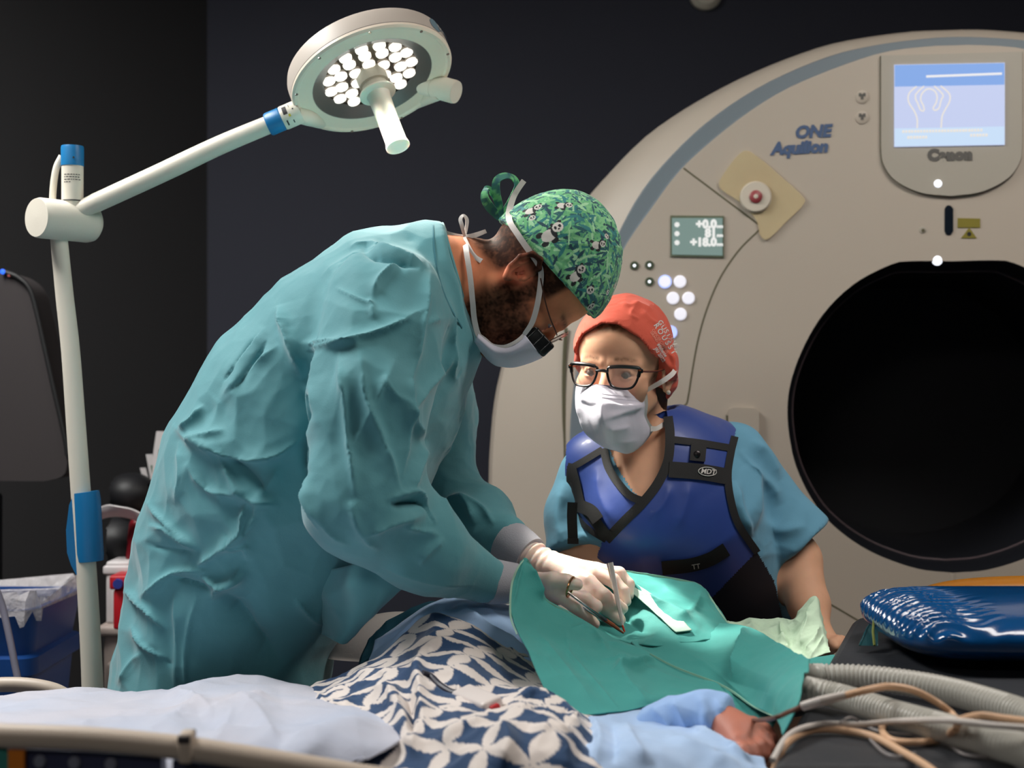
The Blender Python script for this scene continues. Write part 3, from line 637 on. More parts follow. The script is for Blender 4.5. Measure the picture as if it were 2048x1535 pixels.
for s, z in ((.02, zt-.25), (-.004, zt), (-.02, zt+.012), (-.022, zt-.03)):
    for q in ringbox(bx0+s, bx1-s, 2.9+s, 3.22-s, z): V.append(q+Vector((random.uniform(-.006, .006), random.uniform(-.006, .006), random.uniform(-.012, .03) if z > zt-.1 else 0)))
MB().add(V, [[i*nn+k, i*nn+(k+1) % nn, (i+1)*nn+(k+1) % nn, (i+1)*nn+k] for i in range(3) for k in range(nn)]).build('bin_liner', M_film, bin_, label='clear crinkled plastic liner folded over the rim')
tb_ = spline([P(-12, 1165, 2.75), P(4, 1210, 2.75), P(18, 1270, 2.74), P(30, 1330, 2.73), P(42, 1400, 2.72), P(46, 1520, 2.72), P(20, 1640, 2.74), Vector((P(-30, 1700, 2.74).x, 2.74, .01))], 50)
tag(MB().tube(tb_, .0068, 12).build('drip_tube', mat('tube_grey', (128, 126, 142), .35), None), 'thin grey plastic tube hanging in front of the blue bin', 'tube')
# trolley with boxes
TX0, TX1, TD = P(198, 1250, 3.3).x, P(470, 1250, 3.3).x, 3.3; tz = P(0, 1254, TD).z
tr_ = root('supply_trolley', 'beige supply trolley behind the surgeon, mostly hidden', 'trolley', ((TX0+TX1)/2, TD+.25, 0)); M_beige = mat('trolley_beige', (168, 154, 146), .5)
b = MB().box(((TX0+TX1)/2, TD+.25, (tz+.1)/2-.005), (TX1-TX0, .44, tz-.11), bev=.012); b.build('trolley_body', M_beige, tr_)
MB().box(((TX0+TX1)/2, TD+.25, tz-.012), (TX1-TX0+.02, .47, .024), bev=.008).build('trolley_top', M_beige, tr_)
for k in range(3): MB().box(((TX0+TX1)/2, TD+.018, .16+k*.14), (TX1-TX0-.03, .03, .125), bev=.008).build('drawer', M_beige, tr_)
for dx in (TX0+.05, TX1-.05):
    for dy in (.09, .41): MB().lathe([(.03, -.015), (.034, 0), (.03, .015)], (dx, TD+dy, .035), (1, 0, 0), 14).build('castor', M_bk, tr_); MB().box((dx, TD+dy, .075), (.02, .03, .06)).build('castor_fork', M_bk, tr_)
M_whp = mat('white_plastic', (205, 200, 200), .45); M_redp = mat('red_plastic', (176, 24, 34), .45); M_green = mat('green_print', (48, 92, 62), .6); M_blk2 = mat('black_bag', (14, 14, 18), .55)
x0 = P(199, 1200, TD).x; x1 = P(247, 1200, TD).x; z1 = P(0, 1128, TD).z
wb = MB().box(((x0+x1)/2, TD+.1, (tz+z1)/2), (x1-x0, .1, z1-tz), bev=.006).build('sharps_box', M_whp); tag(wb, 'white plastic box with a ridged front on the trolley', 'box')
for k in range(2): MB().box(((x0+x1)/2-.008+.02*k, TD+.048, (tz+z1)/2-.03), (.006, .006, .07), bev=.002).build('ridge', M_whp, wb)
MB().box(((x0+x1)/2-.002, TD+.1, z1-.02), (x1-x0+.008, .108, .02), bev=.004).build('rim', M_whp, wb)
rx = P(225, 1200, TD).x; rb = root('red_sharps_bin', 'small red sharps bin with blue catch, in front of the white box', 'bin', (rx+.07, TD+.02, tz))
za, zb, zc = P(0, 1246, TD-.03).z, P(0, 1178, TD-.03).z, P(0, 1150, TD-.03).z
zc2 = tz
MB().box((rx+.075, TD+.005, (tz+zb)/2), (.13, .075, zb-tz), bev=.006).build('bin_body', M_redp, rb); MB().box((rx+.075, TD+.005, (zb+zc)/2), (.145, .085, zc-zb), bev=.005).build('bin_lid', M_redp, rb)
MB().lathe([(.012, 0), (.011, .008)], (rx+.024, TD-.038, (zb+zc)/2-.002), (0, -1, 0), 16).build('catch', mat('catch_blue', (40, 52, 130), .5), rb)
def bagsdf(p): return smin(ell(p, P(240, 1080, TD+.22), (.075, .09, .066)), ell(p, P(262, 985, TD+.22), (.062, .07, .05)), .01)
V, Fc = nets(bagsdf, P(200, 1160, TD+.1), P(330, 920, TD+.36), .012)
tag(mk('black_bag', V, Fc, M_blk2, loc=(P(250, 1100, TD).x, TD+.22, tz)), 'black soft bag bulging behind the white box on the trolley', 'bag')
sh = bicubic([[P(195, 1016, TD+.05), P(215, 1010, TD+.04), P(240, 1014, TD+.03), P(262, 1018, TD+.03), P(285, 1028, TD+.03)], [P(197, 1030, TD+.06), P(220, 1023, TD+.05), P(245, 1027, TD+.05), P(268, 1033, TD+.05), P(284, 1042, TD+.04)], [P(197, 1040, TD+.09), P(220, 1034, TD+.09), P(245, 1034, TD+.09), P(268, 1040, TD+.09), P(284, 1050, TD+.08)]], 14, 20)
o = mk('white_wrapper', sh.reshape(-1, 3), gridfaces(14, 20), M_whp); o.modifiers.new('solid', 'SOLIDIFY').thickness = .003; tag(o, 'white paper wrapper lying over the black bag', 'wrapper')
M_redb = mat('dark_red', (110, 14, 26), .4)
def canr(p): return chain(p, [P(277, 1050, TD+.12), P(270, 1110, TD+.12)], [.022, .027])
V, Fc = nets(canr, P(240, 1150, TD+.05), P(310, 1020, TD+.2), .008)
tag(mk('red_bottle', V, Fc, M_redb, loc=(P(272, 1100, TD).x, TD+.12, tz)), 'dark red rounded bottle half hidden behind the surgeon gown', 'bottle')
for i, (pts, wd, lab) in enumerate((([(324, 862), (318, 905), (315, 960)], 24, 'tallest white paper-backed packet standing in the holder'), ([(298, 908), (303, 935), (312, 985)], 14, 'curled white packet in the middle of the holder'), ([(285, 935), (293, 965), (302, 1000)], 12, 'shortest white packet with green print and red edge'))):
    q = spline([P(x, y, TD+.3+.02*i) for x, y in pts], 8); V = []; hw = wd/2*TD/F
    for p_ in q: V += [p_+np.array((-hw, 0, 0)), p_+np.array((hw, .004, 0))]
    o = mk('sterile_packet', V, [[2*k, 2*k+1, 2*k+3, 2*k+2] for k in range(7)], M_whp, smooth=False); o.modifiers.new('solid', 'SOLIDIFY').thickness = .003; tag(o, lab, 'packet', 'sterile packets on the trolley')
    g = [Vector(p_)+Vector((hw*.3, -.004, 0)) for p_ in q[3:6]]; V = []
    for p_ in g: V += [p_+Vector((-hw*.35, 0, 0)), p_+Vector((hw*.45, 0, 0))]
    oo = mk('printed_patch', np.array([list(v) for v in V]), [[0, 1, 3, 2], [2, 3, 5, 4]], M_green, o, smooth=False)
hx, hz = P(352, 1000, TD+.3).x, P(0, 1010, TD+.3).z
tag(MB().box((hx, TD+.36, (tz+hz)/2), (.09, .14, hz-tz), bev=.008).build('packet_holder', M_redp), 'red open holder for the packets, hidden behind the surgeon', 'holder')
# ---------------------------------------------------------------- bed and head table
def on(x, y, z): d = (CZ-z)*F/(y-CY); return P(x, y, d)
M_rail = mat('rail_beige', (198, 182, 166), .45); M_mat = mat('mattress_navy', (36, 48, 84), .6); M_panel = mat('panel_slate', (46, 50, 80), .5); M_orange = mat('orange_plastic', (212, 120, 24), .5)
bed = root('hospital_bed', 'hospital bed with beige side rail and dark control panel in the foreground', 'bed', (-.45, 1.95, 0))
MB().box((-.52, 1.87, .505), (1.54, .64, .13), bev=.035).build('mattress', M_mat, bed)
MB().box((-.52, 1.87, .415), (1.56, .60, .06), bev=.012).build('bed_frame', M_rail, bed)
for x in (-1.15, .1):
    for y in (1.64, 2.1):
        l = MB().box((x, y, .235), (.05, .05, .33), bev=.01).build('leg', M_rail, bed); MB().lathe([(.045, -.018), (.05, 0), (.045, .018)], (x, y, .05), (0, 1, 0), 18).build('castor', M_bk, l)
rd = 1.36
rl = [P(-120, 1464, rd), P(0, 1470, rd), P(180, 1477, rd), P(350, 1493, rd), P(520, 1518, rd), P(700, 1548, rd), P(800, 1570, rd), P(850, 1640, rd), P(840, 1800, rd)]
rail = MB().tube(spline(rl, 50), .0115, 16).build('side_rail', M_rail, bed, label='beige side rail nearest the camera')
MB().tube([P(-100, 1466, rd), P(-120, 1800, rd)], .0115, 12).build('rail_post', M_rail, rail); MB().tube([P(-125, 1790, rd), P(845, 1790, rd)], .0115, 12).build('rail_post', M_rail, rail)
for px in (0, 840): MB().tube([P(px, 1790, rd), P(px, 1810, rd)+Vector((0, .28, -.02))], .014, 10).build('rail_bracket', M_rail, rail)
pn = [(-110, 1490), (20, 1497), (180, 1503), (322, 1514), (326, 1780), (-110, 1780)]
MB().prism([P(x, y, rd+.004) for x, y in pn], (0, .02, 0)).build('control_panel', M_panel, rail, smooth=False, label='dark slate control panel below the rail')
pn2 = [(345, 1520), (480, 1535), (640, 1558), (780, 1590), (800, 1780), (345, 1780)]
MB().prism([P(x, y, rd+.004) for x, y in pn2], (0, .02, 0)).build('control_panel', M_panel, rail, smooth=False)
MB().prism([P(x, y, rd-.003) for x, y in [(16, 1499), (48, 1500), (48, 1600), (16, 1600)]], (0, .006, 0)).build('orange_key', M_orange, rail, smooth=False, label='orange key on the control panel')
MB().lathe([(.014, 0), (.012, .004)], P(0, 1522, rd+.003), (0, -1, 0), 18).build('teal_key', mat('teal_plastic', (50, 130, 120), .5), rail)
for x, y in ((80, 1522), (149, 1525), (222, 1528)): MB().lathe([(.0065, 0), (.005, .003)], P(x, y, rd+.003), (0, -1, 0), 12).build('panel_key', mat('key_grey', (120, 124, 140), .5), rail)
b = MB(); b.box(P(374, 1492, rd-.004), (.014, .02, .03), bev=.004); b.build('rail_clip', M_rail, rail); MB().box(P(374, 1472, rd), (.012, .03, .008), bev=.002).build('clip_latch', mat('latch_dark', (54, 50, 52), .5), rail)
# far rail glimpsed behind the blanket, left
MB().tube(spline([P(-60, 1372, 2.3), P(20, 1368, 2.3), P(80, 1373, 2.3), P(125, 1388, 2.3), P(150, 1420, 2.3), P(155, 1520, 2.3)], 30), .012, 12).build('far_rail', M_rail, bed)
M_board = mat('board_black', (44, 47, 52), .55, bump=(120, .15), var=(4, (40, 42, 48)))
tbz = .757
bt = root('head_table', 'black padded head-end table carrying the blue cushion and hoses', 'table', (.85, 1.9, 0))
pts = [on(1541, 1531, tbz), on(1661, 1312, tbz), on(1694, 1255, tbz), on(1703, 1240, tbz), on(1716, 1232, tbz)]
poly = [Vector((v.x, v.y, tbz-.035)) for v in pts]+[Vector((1.45, pts[-1].y, tbz-.035)), Vector((1.45, pts[0].y, tbz-.035))]
b = MB(); b.prism(poly, (0, 0, .035)); bo = b.build('table_top', M_board, bt, smooth=False); bv = bo.modifiers.new('bev', 'BEVEL'); bv.width = .012; bv.segments = 3; bv.limit_method = 'ANGLE'
MB().box((.9, 1.9, .38), (.2, .2, .68), bev=.02).build('column', M_board, bt); MB().box((.9, 1.9, .05), (.7, .5, .08), bev=.03).build('base', M_board, bt)

# ---------------------------------------------------------------- cloth helpers
def sheet(name, ctrl, nu, nv, m, parent=None, strokes=(), crum=None, thick=.0025, col=None, label=None, loc=None, pap=None):
    g = bicubic(PA(np.array(ctrl, float)), nu, nv); V = g.reshape(-1, 3); Fc = gridfaces(nu, nv)
    n = normals(V, Fc); tow = ((np.array([0, 0, CZ])-V)*n).sum(1).mean()
    if tow < 0: Fc = Fc[:, ::-1]; n = -n
    if crum: V = V+n*(crum[1]*crumple(V*crum[0], crum[2]))[:, None]
    if pap: V = V+n*(paper(V, pap[0], pap[1], pap[2])+paper(V, pap[0]*.42, pap[1]*.7, pap[2]+5))[:, None]
    if len(strokes): V = folds(V, Fc, strokes, soft=not pap)
    o = mk(name, V, Fc, m, parent, col=col(g) if col else None, label=label, loc=loc)
    if thick: s = o.modifiers.new('thickness', 'SOLIDIFY'); s.thickness = thick; s.offset = -1
    return o
M_blanket = mat('blanket_white', (204, 194, 196), .85, bump=(260, .25, .002), sheen=.2, var=(5, (172, 188, 214)))
M_sheetb = mat('sheet_blue', (172, 206, 246), .8, bump=(260, .2, .002), sheen=.2)
R5 = [  # blanket over the legs
 [(-560, 1404, 2.14), (-120, 1400, 2.14), (0, 1394, 2.14), (60, 1381, 2.14), (150, 1378, 2.14), (250, 1379, 2.14), (335, 1382, 2.14), (400, 1361, 2.13), (470, 1355, 2.13), (530, 1350, 2.12), (600, 1366, 2.10), (650, 1392, 2.06), (690, 1410, 2.02)],
 [(-560, 1406, 2.06), (-120, 1402, 2.06), (0, 1397, 2.06), (60, 1390, 2.06), (150, 1388, 2.06), (250, 1390, 2.06), (335, 1392, 2.06), (400, 1376, 2.05), (470, 1372, 2.05), (530, 1378, 2.04), (600, 1392, 2.0), (660, 1405, 1.98), (720, 1420, 1.95)],
 [(-560, 1424, 1.9), (-120, 1420, 1.9), (0, 1418, 1.9), (70, 1416, 1.9), (150, 1414, 1.9), (250, 1415, 1.9), (335, 1412, 1.9), (400, 1406, 1.9), (470, 1402, 1.9), (540, 1402, 1.9), (610, 1405, 1.88), (690, 1418, 1.86), (760, 1432, 1.84)],
 [(-560, 1456, 1.74), (-120, 1452, 1.74), (0, 1450, 1.74), (70, 1448, 1.74), (150, 1446, 1.74), (250, 1445, 1.74), (335, 1443, 1.74), (400, 1442, 1.74), (470, 1441, 1.74), (540, 1442, 1.74), (620, 1445, 1.74), (720, 1448, 1.73), (808, 1462, 1.72)],
 [(-560, 1499, 1.6), (-120, 1495, 1.6), (0, 1492, 1.6), (70, 1490, 1.6), (150, 1489, 1.6), (250, 1489, 1.6), (335, 1489, 1.6), (400, 1490, 1.6), (470, 1490, 1.6), (540, 1491, 1.6), (620, 1492, 1.6), (710, 1492, 1.62), (795, 1490, 1.65)],
 [(-560, 1604, 1.53), (-120, 1600, 1.53), (0, 1598, 1.53), (70, 1597, 1.53), (150, 1596, 1.53), (250, 1595, 1.53), (335, 1594, 1.53), (400, 1593, 1.53), (470, 1592, 1.53), (540, 1590, 1.53), (610, 1580, 1.54), (660, 1560, 1.56), (700, 1540, 1.58)]]
sb = [([(335, 1384), (390, 1400), (430, 1440)], 16, 30, .010), ([(400, 1440), (470, 1410), (560, 1390)], 14, 30, .012), ([(470, 1400), (520, 1440), (560, 1500)], 20, 40, .012), ([(560, 1510), (640, 1470), (760, 1440)], 22, 40, .014), ([(300, 1460), (360, 1430), (420, 1400)], 20, 14, .008), ([(420, 1500), (450, 1460), (470, 1420)], 10, 20, .006)]
tag(sheet('blanket', R5, 90, 190, M_blanket, None, sb, (7, .003, 3), .004, loc=(-.5, 1.8, .70), pap=(.12, .16, 3)), 'thick white blanket spread over the patient legs at the bed foot', 'blanket')
# patient's printed gown
def petal(uv, a, c1, c0):
    q = uv/a; f = q-np.floor(q); r2 = .5*1.0
    ins = sum(((f[..., 0]-cx)**2+(f[..., 1]-cy)**2 < r2).astype(int) for cx in (0, 1) for cy in (0, 1))
    gap = (np.abs(f-.0)%1).min(-1); w = (ins >= 2)
    return np.where(w[..., None], c1, c0)
C_NAVY, C_WHT = np.array(lin((8, 56, 98))), np.array(lin((216, 206, 200)))
def petcol(g):
    nu, nv = g.shape[:2]; du = np.r_[0, np.cumsum(np.linalg.norm(np.diff(g[:, nv//2], axis=0), axis=1))]; dv = np.r_[0, np.cumsum(np.linalg.norm(np.diff(g[nu//2], axis=0), axis=1))]
    U, Vv = np.meshgrid(du*1.05, dv, indexing='ij'); w = np.stack([U, Vv], -1)
    p = np.stack([w[..., 0], w[..., 1], np.zeros_like(U)], -1).reshape(-1, 3); w = w+.012*np.stack([vnoise(p*9, 1), vnoise(p*9, 2)], -1).reshape(nu, nv, 2)
    a = .5; w = np.stack([w[..., 0]*math.cos(a)-w[..., 1]*math.sin(a), w[..., 0]*math.sin(a)+w[..., 1]*math.cos(a)], -1)
    return petal(w+.013, .061, C_WHT, C_NAVY).reshape(-1, 3)
M_print = mat('printed_cotton', (30, 60, 110), .8, attr='Col', bump=(300, .15, .002), sheen=.15)
RG = [
 [(590, 1392, 2.1), (680, 1350, 2.1), (760, 1312, 2.12), (848, 1237, 2.14), (905, 1238, 2.14), (985, 1278, 2.12), (1055, 1312, 2.1), (1140, 1370, 2.06)],
 [(600, 1402, 2.04), (700, 1365, 2.04), (795, 1318, 2.04), (868, 1272, 2.04), (930, 1280, 2.04), (1010, 1320, 2.03), (1080, 1360, 2.02), (1170, 1400, 2.0)],
 [(635, 1416, 1.96), (730, 1390, 1.95), (820, 1352, 1.94), (900, 1330, 1.93), (960, 1342, 1.93), (1040, 1380, 1.93), (1115, 1415, 1.92), (1210, 1430, 1.9)],
 [(680, 1440, 1.84), (760, 1428, 1.82), (840, 1408, 1.81), (920, 1402, 1.8), (1000, 1402, 1.8), (1070, 1408, 1.8), (1140, 1440, 1.79), (1240, 1462, 1.78)],
 [(700, 1490, 1.70), (780, 1480, 1.68), (860, 1468, 1.67), (940, 1450, 1.66), (1020, 1425, 1.66), (1090, 1432, 1.66), (1160, 1475, 1.66), (1240, 1500, 1.66)],
 [(690, 1580, 1.58), (790, 1575, 1.57), (880, 1565, 1.56), (960, 1545, 1.55), (1040, 1530, 1.55), (1130, 1540, 1.55), (1215, 1575, 1.55), (1290, 1590, 1.56)],
 [(690, 1680, 1.54), (790, 1680, 1.53), (880, 1680, 1.52), (960, 1670, 1.51), (1040, 1660, 1.51), (1130, 1660, 1.51), (1215, 1670, 1.51), (1290, 1680, 1.52)]]
sg = [([(775, 1345), (790, 1400), (820, 1460), (835, 1520)], 14, 22, .016), ([(850, 1290), (838, 1340), (842, 1400), (850, 1460)], 16, 10, .014), ([(815, 1390), (822, 1430), (826, 1490)], 7, 7, -.014), ([(700, 1345), (760, 1350), (850, 1345)], 10, 16, .010), ([(860, 1345), (900, 1370), (1000, 1385)], 16, 10, -.010),
      ([(1010, 1420), (1070, 1400), (1120, 1430), (1170, 1490)], 24, 14, .018), ([(1000, 1440), (1020, 1490), (1000, 1540)], 18, 26, .014), ([(1060, 1450), (1110, 1480), (1140, 1540)], 16, 24, .012), ([(880, 1480), (920, 1460), (980, 1440)], 14, 18, .010), ([(640, 1400), (690, 1380), (770, 1370)], 8, 12, .010), ([(660, 1420), (740, 1390), (800, 1385)], 6, 10, .008), ([(640, 1385), (650, 1410), (690, 1425)], 8, 12, .01)]
pat = root('person', 'patient in petal-printed gown lying under drapes, bare hand by the black table', 'person', (-.2, 1.95, .60))
gown_p = sheet('printed_gown', RG, 230, 260, M_print, pat, sg, (9, .004, 11), .003, petcol, label='navy and white petal-printed gown')
RS = [
 [(755, 1285, 2.24), (812, 1238, 2.24), (868, 1203, 2.24), (948, 1194, 2.25), (1010, 1208, 2.24), (1070, 1240, 2.22)],
 [(738, 1312, 2.2), (800, 1272, 2.19), (872, 1224, 2.18), (955, 1216, 2.18), (1022, 1236, 2.18), (1080, 1270, 2.17)],
 [(735, 1335, 2.17), (790, 1302, 2.16), (880, 1255, 2.15), (970, 1250, 2.14), (1045, 1280, 2.14), (1095, 1310, 2.13)],
 [(745, 1360, 2.14), (800, 1330, 2.13), (880, 1290, 2.11), (980, 1290, 2.09), (1055, 1325, 2.08), (1110, 1360, 2.07)]]
tag(sheet('blue_sheet', RS, 60, 90, M_sheetb, None, [([(940, 1200), (935, 1225), (985, 1255), (1060, 1300)], 8, 16, .012), ([(955, 1235), (1010, 1262), (1070, 1290)], 6, 10, -.010), ([(760, 1320), (820, 1260), (868, 1215)], 8, 14, .010), ([(790, 1330), (840, 1275), (870, 1240)], 5, 10, -.006)], (9, .004, 5), .003, loc=(-.05, 2.2, .72)), 'light blue folded sheet across the patient chest beneath the surgeon sleeve', 'sheet')
RT = [[(722, 1305, 2.27), (765, 1265, 2.27), (815, 1225, 2.27), (860, 1200, 2.27), (920, 1205, 2.27)], [(706, 1330, 2.25), (750, 1292, 2.25), (800, 1258, 2.25), (855, 1222, 2.25), (925, 1220, 2.25)], [(690, 1365, 2.2), (740, 1330, 2.2), (800, 1295, 2.2), (860, 1260, 2.2), (930, 1250, 2.2)]]
M_teal = mat('drape_teal', (62, 156, 150), .75, bump=(350, .2, .0015), var=(30, (55, 148, 143)), sheen=.1, trans=0)
M_tealdk = mat('cloth_petrol', (20, 74, 92), .75, bump=(300, .2, .002))
tag(sheet('petrol_cloth', [[(738, 1275, 2.3), (790, 1235, 2.3), (850, 1207, 2.3), (900, 1205, 2.3)], [(725, 1300, 2.28), (780, 1262, 2.28), (845, 1222, 2.28), (905, 1222, 2.28)], [(715, 1330, 2.25), (775, 1292, 2.25), (845, 1250, 2.25), (910, 1245, 2.25)]], 24, 30, M_tealdk, None, (), (9, .003, 8), .003, loc=(-.1, 2.28, .75)), 'dark petrol cloth edge between pale pillow and light blue sheet', 'cloth')
M_pill = mat('pillow_white', (206, 196, 190), .85, bump=(200, .2, .002))
V, Fc = nets(lambda p: ell(p, P(800, 1325, 2.36), (.125, .045, .085)), P(640, 1480, 2.28), P(1000, 1150, 2.44), .008)
V[:, 2] = np.maximum(V[:, 2], .697)
tag(mk('pillow', V, Fc, M_pill, loc=(P(800, 1330, 2.36).x, 2.36, .697)), 'pale rounded pillow edge showing under the surgeon sleeve', 'pillow')
# sheet under the patient's hand
RU = [
 [(1110, 1420, 1.92), (1180, 1425, 1.92), (1260, 1420, 1.9), (1330, 1410, 1.9), (1400, 1420, 1.88), (1460, 1445, 1.84), (1500, 1480, 1.78)],
 [(1120, 1450, 1.8), (1190, 1440, 1.8), (1260, 1440, 1.8), (1330, 1435, 1.8), (1400, 1450, 1.78), (1470, 1480, 1.74), (1515, 1508, 1.70)],
 [(1150, 1480, 1.7), (1220, 1470, 1.7), (1290, 1468, 1.7), (1350, 1470, 1.7), (1420, 1490, 1.68), (1480, 1512, 1.66), (1532, 1530, 1.64)],
 [(1180, 1520, 1.6), (1240, 1512, 1.6), (1300, 1510, 1.6), (1370, 1515, 1.6), (1430, 1530, 1.6), (1490, 1545, 1.59), (1540, 1555, 1.58)],
 [(1190, 1620, 1.54), (1250, 1615, 1.54), (1310, 1610, 1.54), (1380, 1610, 1.54), (1440, 1615, 1.54), (1500, 1620, 1.54), (1545, 1625, 1.54)]]
tag(sheet('pale_sheet', RU, 60, 80, mat('sheet_pale', (176, 198, 228), .8, bump=(260, .2, .002), sheen=.2, var=(9, (150, 182, 222))), None, [([(1180, 1430), (1200, 1480), (1190, 1530)], 16, 8, .012), ([(1380, 1450), (1430, 1490), (1500, 1520)], 16, 7, .014), ([(1330, 1470), (1400, 1500), (1480, 1530)], 8, 14, .010), ([(1250, 1440), (1265, 1480), (1300, 1530)], 10, 16, .010), ([(1220, 1440), (1230, 1480), (1225, 1530)], 8, 12, -.008)], (9, .002, 21), .003, loc=(.2, 1.7, .70), pap=(.10, .24, 21)), 'pale blue sheet spread under the patient hand', 'sheet')

# ---------------------------------------------------------------- surgical drapes
dr = root('surgical_drape', 'teal disposable surgical drape tented over the patient head', 'drape', (.15, 2.05, .73))
FP = [
 [(1041, 1121, 2.12), (1056, 1120, 2.13), (1086, 1195, 2.14), (1145, 1230, 2.14), (1192, 1260, 2.13), (1260, 1290, 2.11), (1330, 1322, 2.07), (1446, 1370, 1.98), (1556, 1430, 1.86)],
 [(1023, 1170, 2.08), (1050, 1190, 2.09), (1092, 1232, 2.09), (1152, 1264, 2.08), (1212, 1292, 2.06), (1280, 1320, 2.04), (1345, 1346, 2.01), (1440, 1390, 1.94), (1550, 1445, 1.84)],
 [(1022, 1230, 2.02), (1060, 1258, 2.02), (1110, 1290, 2.01), (1170, 1312, 1.99), (1230, 1335, 1.97), (1290, 1353, 1.96), (1350, 1368, 1.95), (1425, 1402, 1.9), (1545, 1460, 1.82)],
 [(1052, 1302, 1.95), (1090, 1327, 1.94), (1140, 1352, 1.93), (1190, 1366, 1.92), (1245, 1378, 1.91), (1300, 1384, 1.91), (1352, 1382, 1.92), (1420, 1410, 1.89), (1546, 1472, 1.81)],
 [(1085, 1372, 1.89), (1117, 1380, 1.88), (1155, 1392, 1.87), (1200, 1398, 1.87), (1247, 1402, 1.87), (1300, 1400, 1.88), (1356, 1392, 1.9), (1420, 1418, 1.88), (1547, 1478, 1.805)],
 [(1113, 1424, 1.84), (1140, 1425, 1.84), (1172, 1426, 1.84), (1210, 1425, 1.84), (1250, 1422, 1.85), (1300, 1413, 1.87), (1360, 1399, 1.9), (1420, 1424, 1.88), (1548, 1483, 1.80)]]
sf = [([(1047, 1120), (1034, 1160), (1024, 1215)], 6, 5, .006), ([(1052, 1125), (1068, 1165), (1085, 1200)], 8, 6, .012), ([(1140, 1255), (1180, 1262), (1215, 1305)], 10, 5, .008), ([(1210, 1283), (1250, 1296), (1300, 1308)], 6, 4, .006), ([(1205, 1318), (1230, 1322), (1262, 1316)], 4, 5, .006), ([(1222, 1346), (1265, 1331), (1308, 1317)], 7, 4, .012), ([(1060, 1250), (1120, 1330), (1200, 1425)], 30, 12, .008), ([(1230, 1300), (1250, 1360), (1300, 1410)], 26, 12, .008), ([(1120, 1290), (1170, 1345), (1240, 1420)], 4, 4, .003), ([(1130, 1255), (1140, 1320), (1150, 1330)], 4, 4, .002)]
sheet('front_panel', FP, 130, 180, M_teal, dr, sf, (5, .0012, 31), .0016, pap=(.10, .16, 31))
HP = [
 [(1262, 1285, 2.17), (1335, 1262, 2.21), (1420, 1245, 2.26), (1500, 1257, 2.19), (1562, 1287, 2.0), (1621, 1320, 1.80)],
 [(1272, 1291, 2.14), (1342, 1282, 2.15), (1424, 1280, 2.17), (1497, 1298, 2.08), (1555, 1328, 1.90), (1610, 1362, 1.70)],
 [(1285, 1299, 2.11), (1348, 1308, 2.1), (1433, 1324, 2.08), (1498, 1348, 1.97), (1550, 1378, 1.80), (1594, 1410, 1.645)],
 [(1302, 1310, 2.09), (1356, 1338, 2.05), (1447, 1374, 1.99), (1506, 1412, 1.86), (1552, 1434, 1.74), (1566, 1470, 1.65)]]
sheet('head_panel', HP, 80, 120, M_teal, dr, [([(1500, 1254), (1487, 1300), (1470, 1368)], 34, 9, .024), ([(1360, 1300), (1420, 1340), (1500, 1400)], 20, 10, .006)], (5, .0012, 33), .0016, pap=(.09, .18, 33))
RP = [
 [(1120, 1128, 2.36), (1200, 1132, 2.37), (1260, 1143, 2.37), (1325, 1153, 2.37), (1386, 1165, 2.37), (1410, 1180, 2.36)],
 [(1140, 1165, 2.32), (1215, 1165, 2.32), (1270, 1172, 2.31), (1335, 1180, 2.31), (1398, 1186, 2.32), (1424, 1200, 2.33)],
 [(1155, 1200, 2.31), (1225, 1200, 2.31), (1285, 1205, 2.29), (1345, 1215, 2.26), (1412, 1220, 2.28), (1440, 1222, 2.3)],
 [(1168, 1235, 2.27), (1235, 1236, 2.27), (1295, 1242, 2.24), (1355, 1248, 2.21), (1420, 1248, 2.23), (1457, 1247, 2.28)],
 [(1180, 1265, 2.19), (1245, 1282, 2.18), (1305, 1290, 2.13), (1365, 1290, 2.15), (1425, 1282, 2.18), (1470, 1272, 2.22)]]
sheet('rear_panel', RP, 80, 90, M_teal, dr, [([(1225, 1150), (1290, 1190), (1350, 1225), (1400, 1260)], 16, 10, .012), ([(1210, 1190), (1250, 1230), (1310, 1265)], 12, 16, -.012), ([(1330, 1165), (1340, 1185), (1400, 1215)], 6, 10, .004), ([(1405, 1178), (1380, 1225), (1350, 1240)], 10, 6, .006)], (5, .0012, 35), .0016, pap=(.085, .22, 35))
sheet('right_corner', [[(1590, 1325, 2.08), (1655, 1312, 2.1), (1700, 1321, 2.08), (1755, 1337, 2.04)], [(1595, 1338, 2.05), (1655, 1332, 2.05), (1700, 1336, 2.04), (1755, 1341, 2.03)], [(1600, 1350, 2.0), (1655, 1348, 2.0), (1700, 1346, 2.0), (1755, 1345, 2.01)]], 20, 30, M_teal, dr, (), (10, .002, 37), .0018)
M_lithem = mat('drape_lit_hem', (150, 190, 168), .75); M_mint = mat('drape_lit_mint', (176, 208, 192), .7, bump=(350, .2, .0015))
for pts in ([(1047, 1119, 2.118), (1034, 1138, 2.09), (1023, 1172, 2.074), (1021, 1230, 2.012), (1034, 1268, 1.975)], [(1056, 1119, 2.124), (1072, 1160, 2.13), (1088, 1196, 2.132), (1112, 1213, 2.132), (1146, 1231, 2.132), (1192, 1261, 2.122)],
            [(1300, 1307, 2.074), (1354, 1335, 2.036), (1446, 1371, 1.972), (1506, 1412, 1.846), (1553, 1434, 1.73)], [(1192, 1132, 2.362), (1262, 1143, 2.362), (1326, 1153, 2.362), (1386, 1165, 2.362), (1409, 1179, 2.352), (1439, 1222, 2.292), (1457, 1247, 2.272)]):
    ribbon('lit_hem', pts, [2.5, 4, 4, 2.5], M_lithem, dr, .0012, 30)  # pale hem ribbons: light caught on the drape edges put into their colour
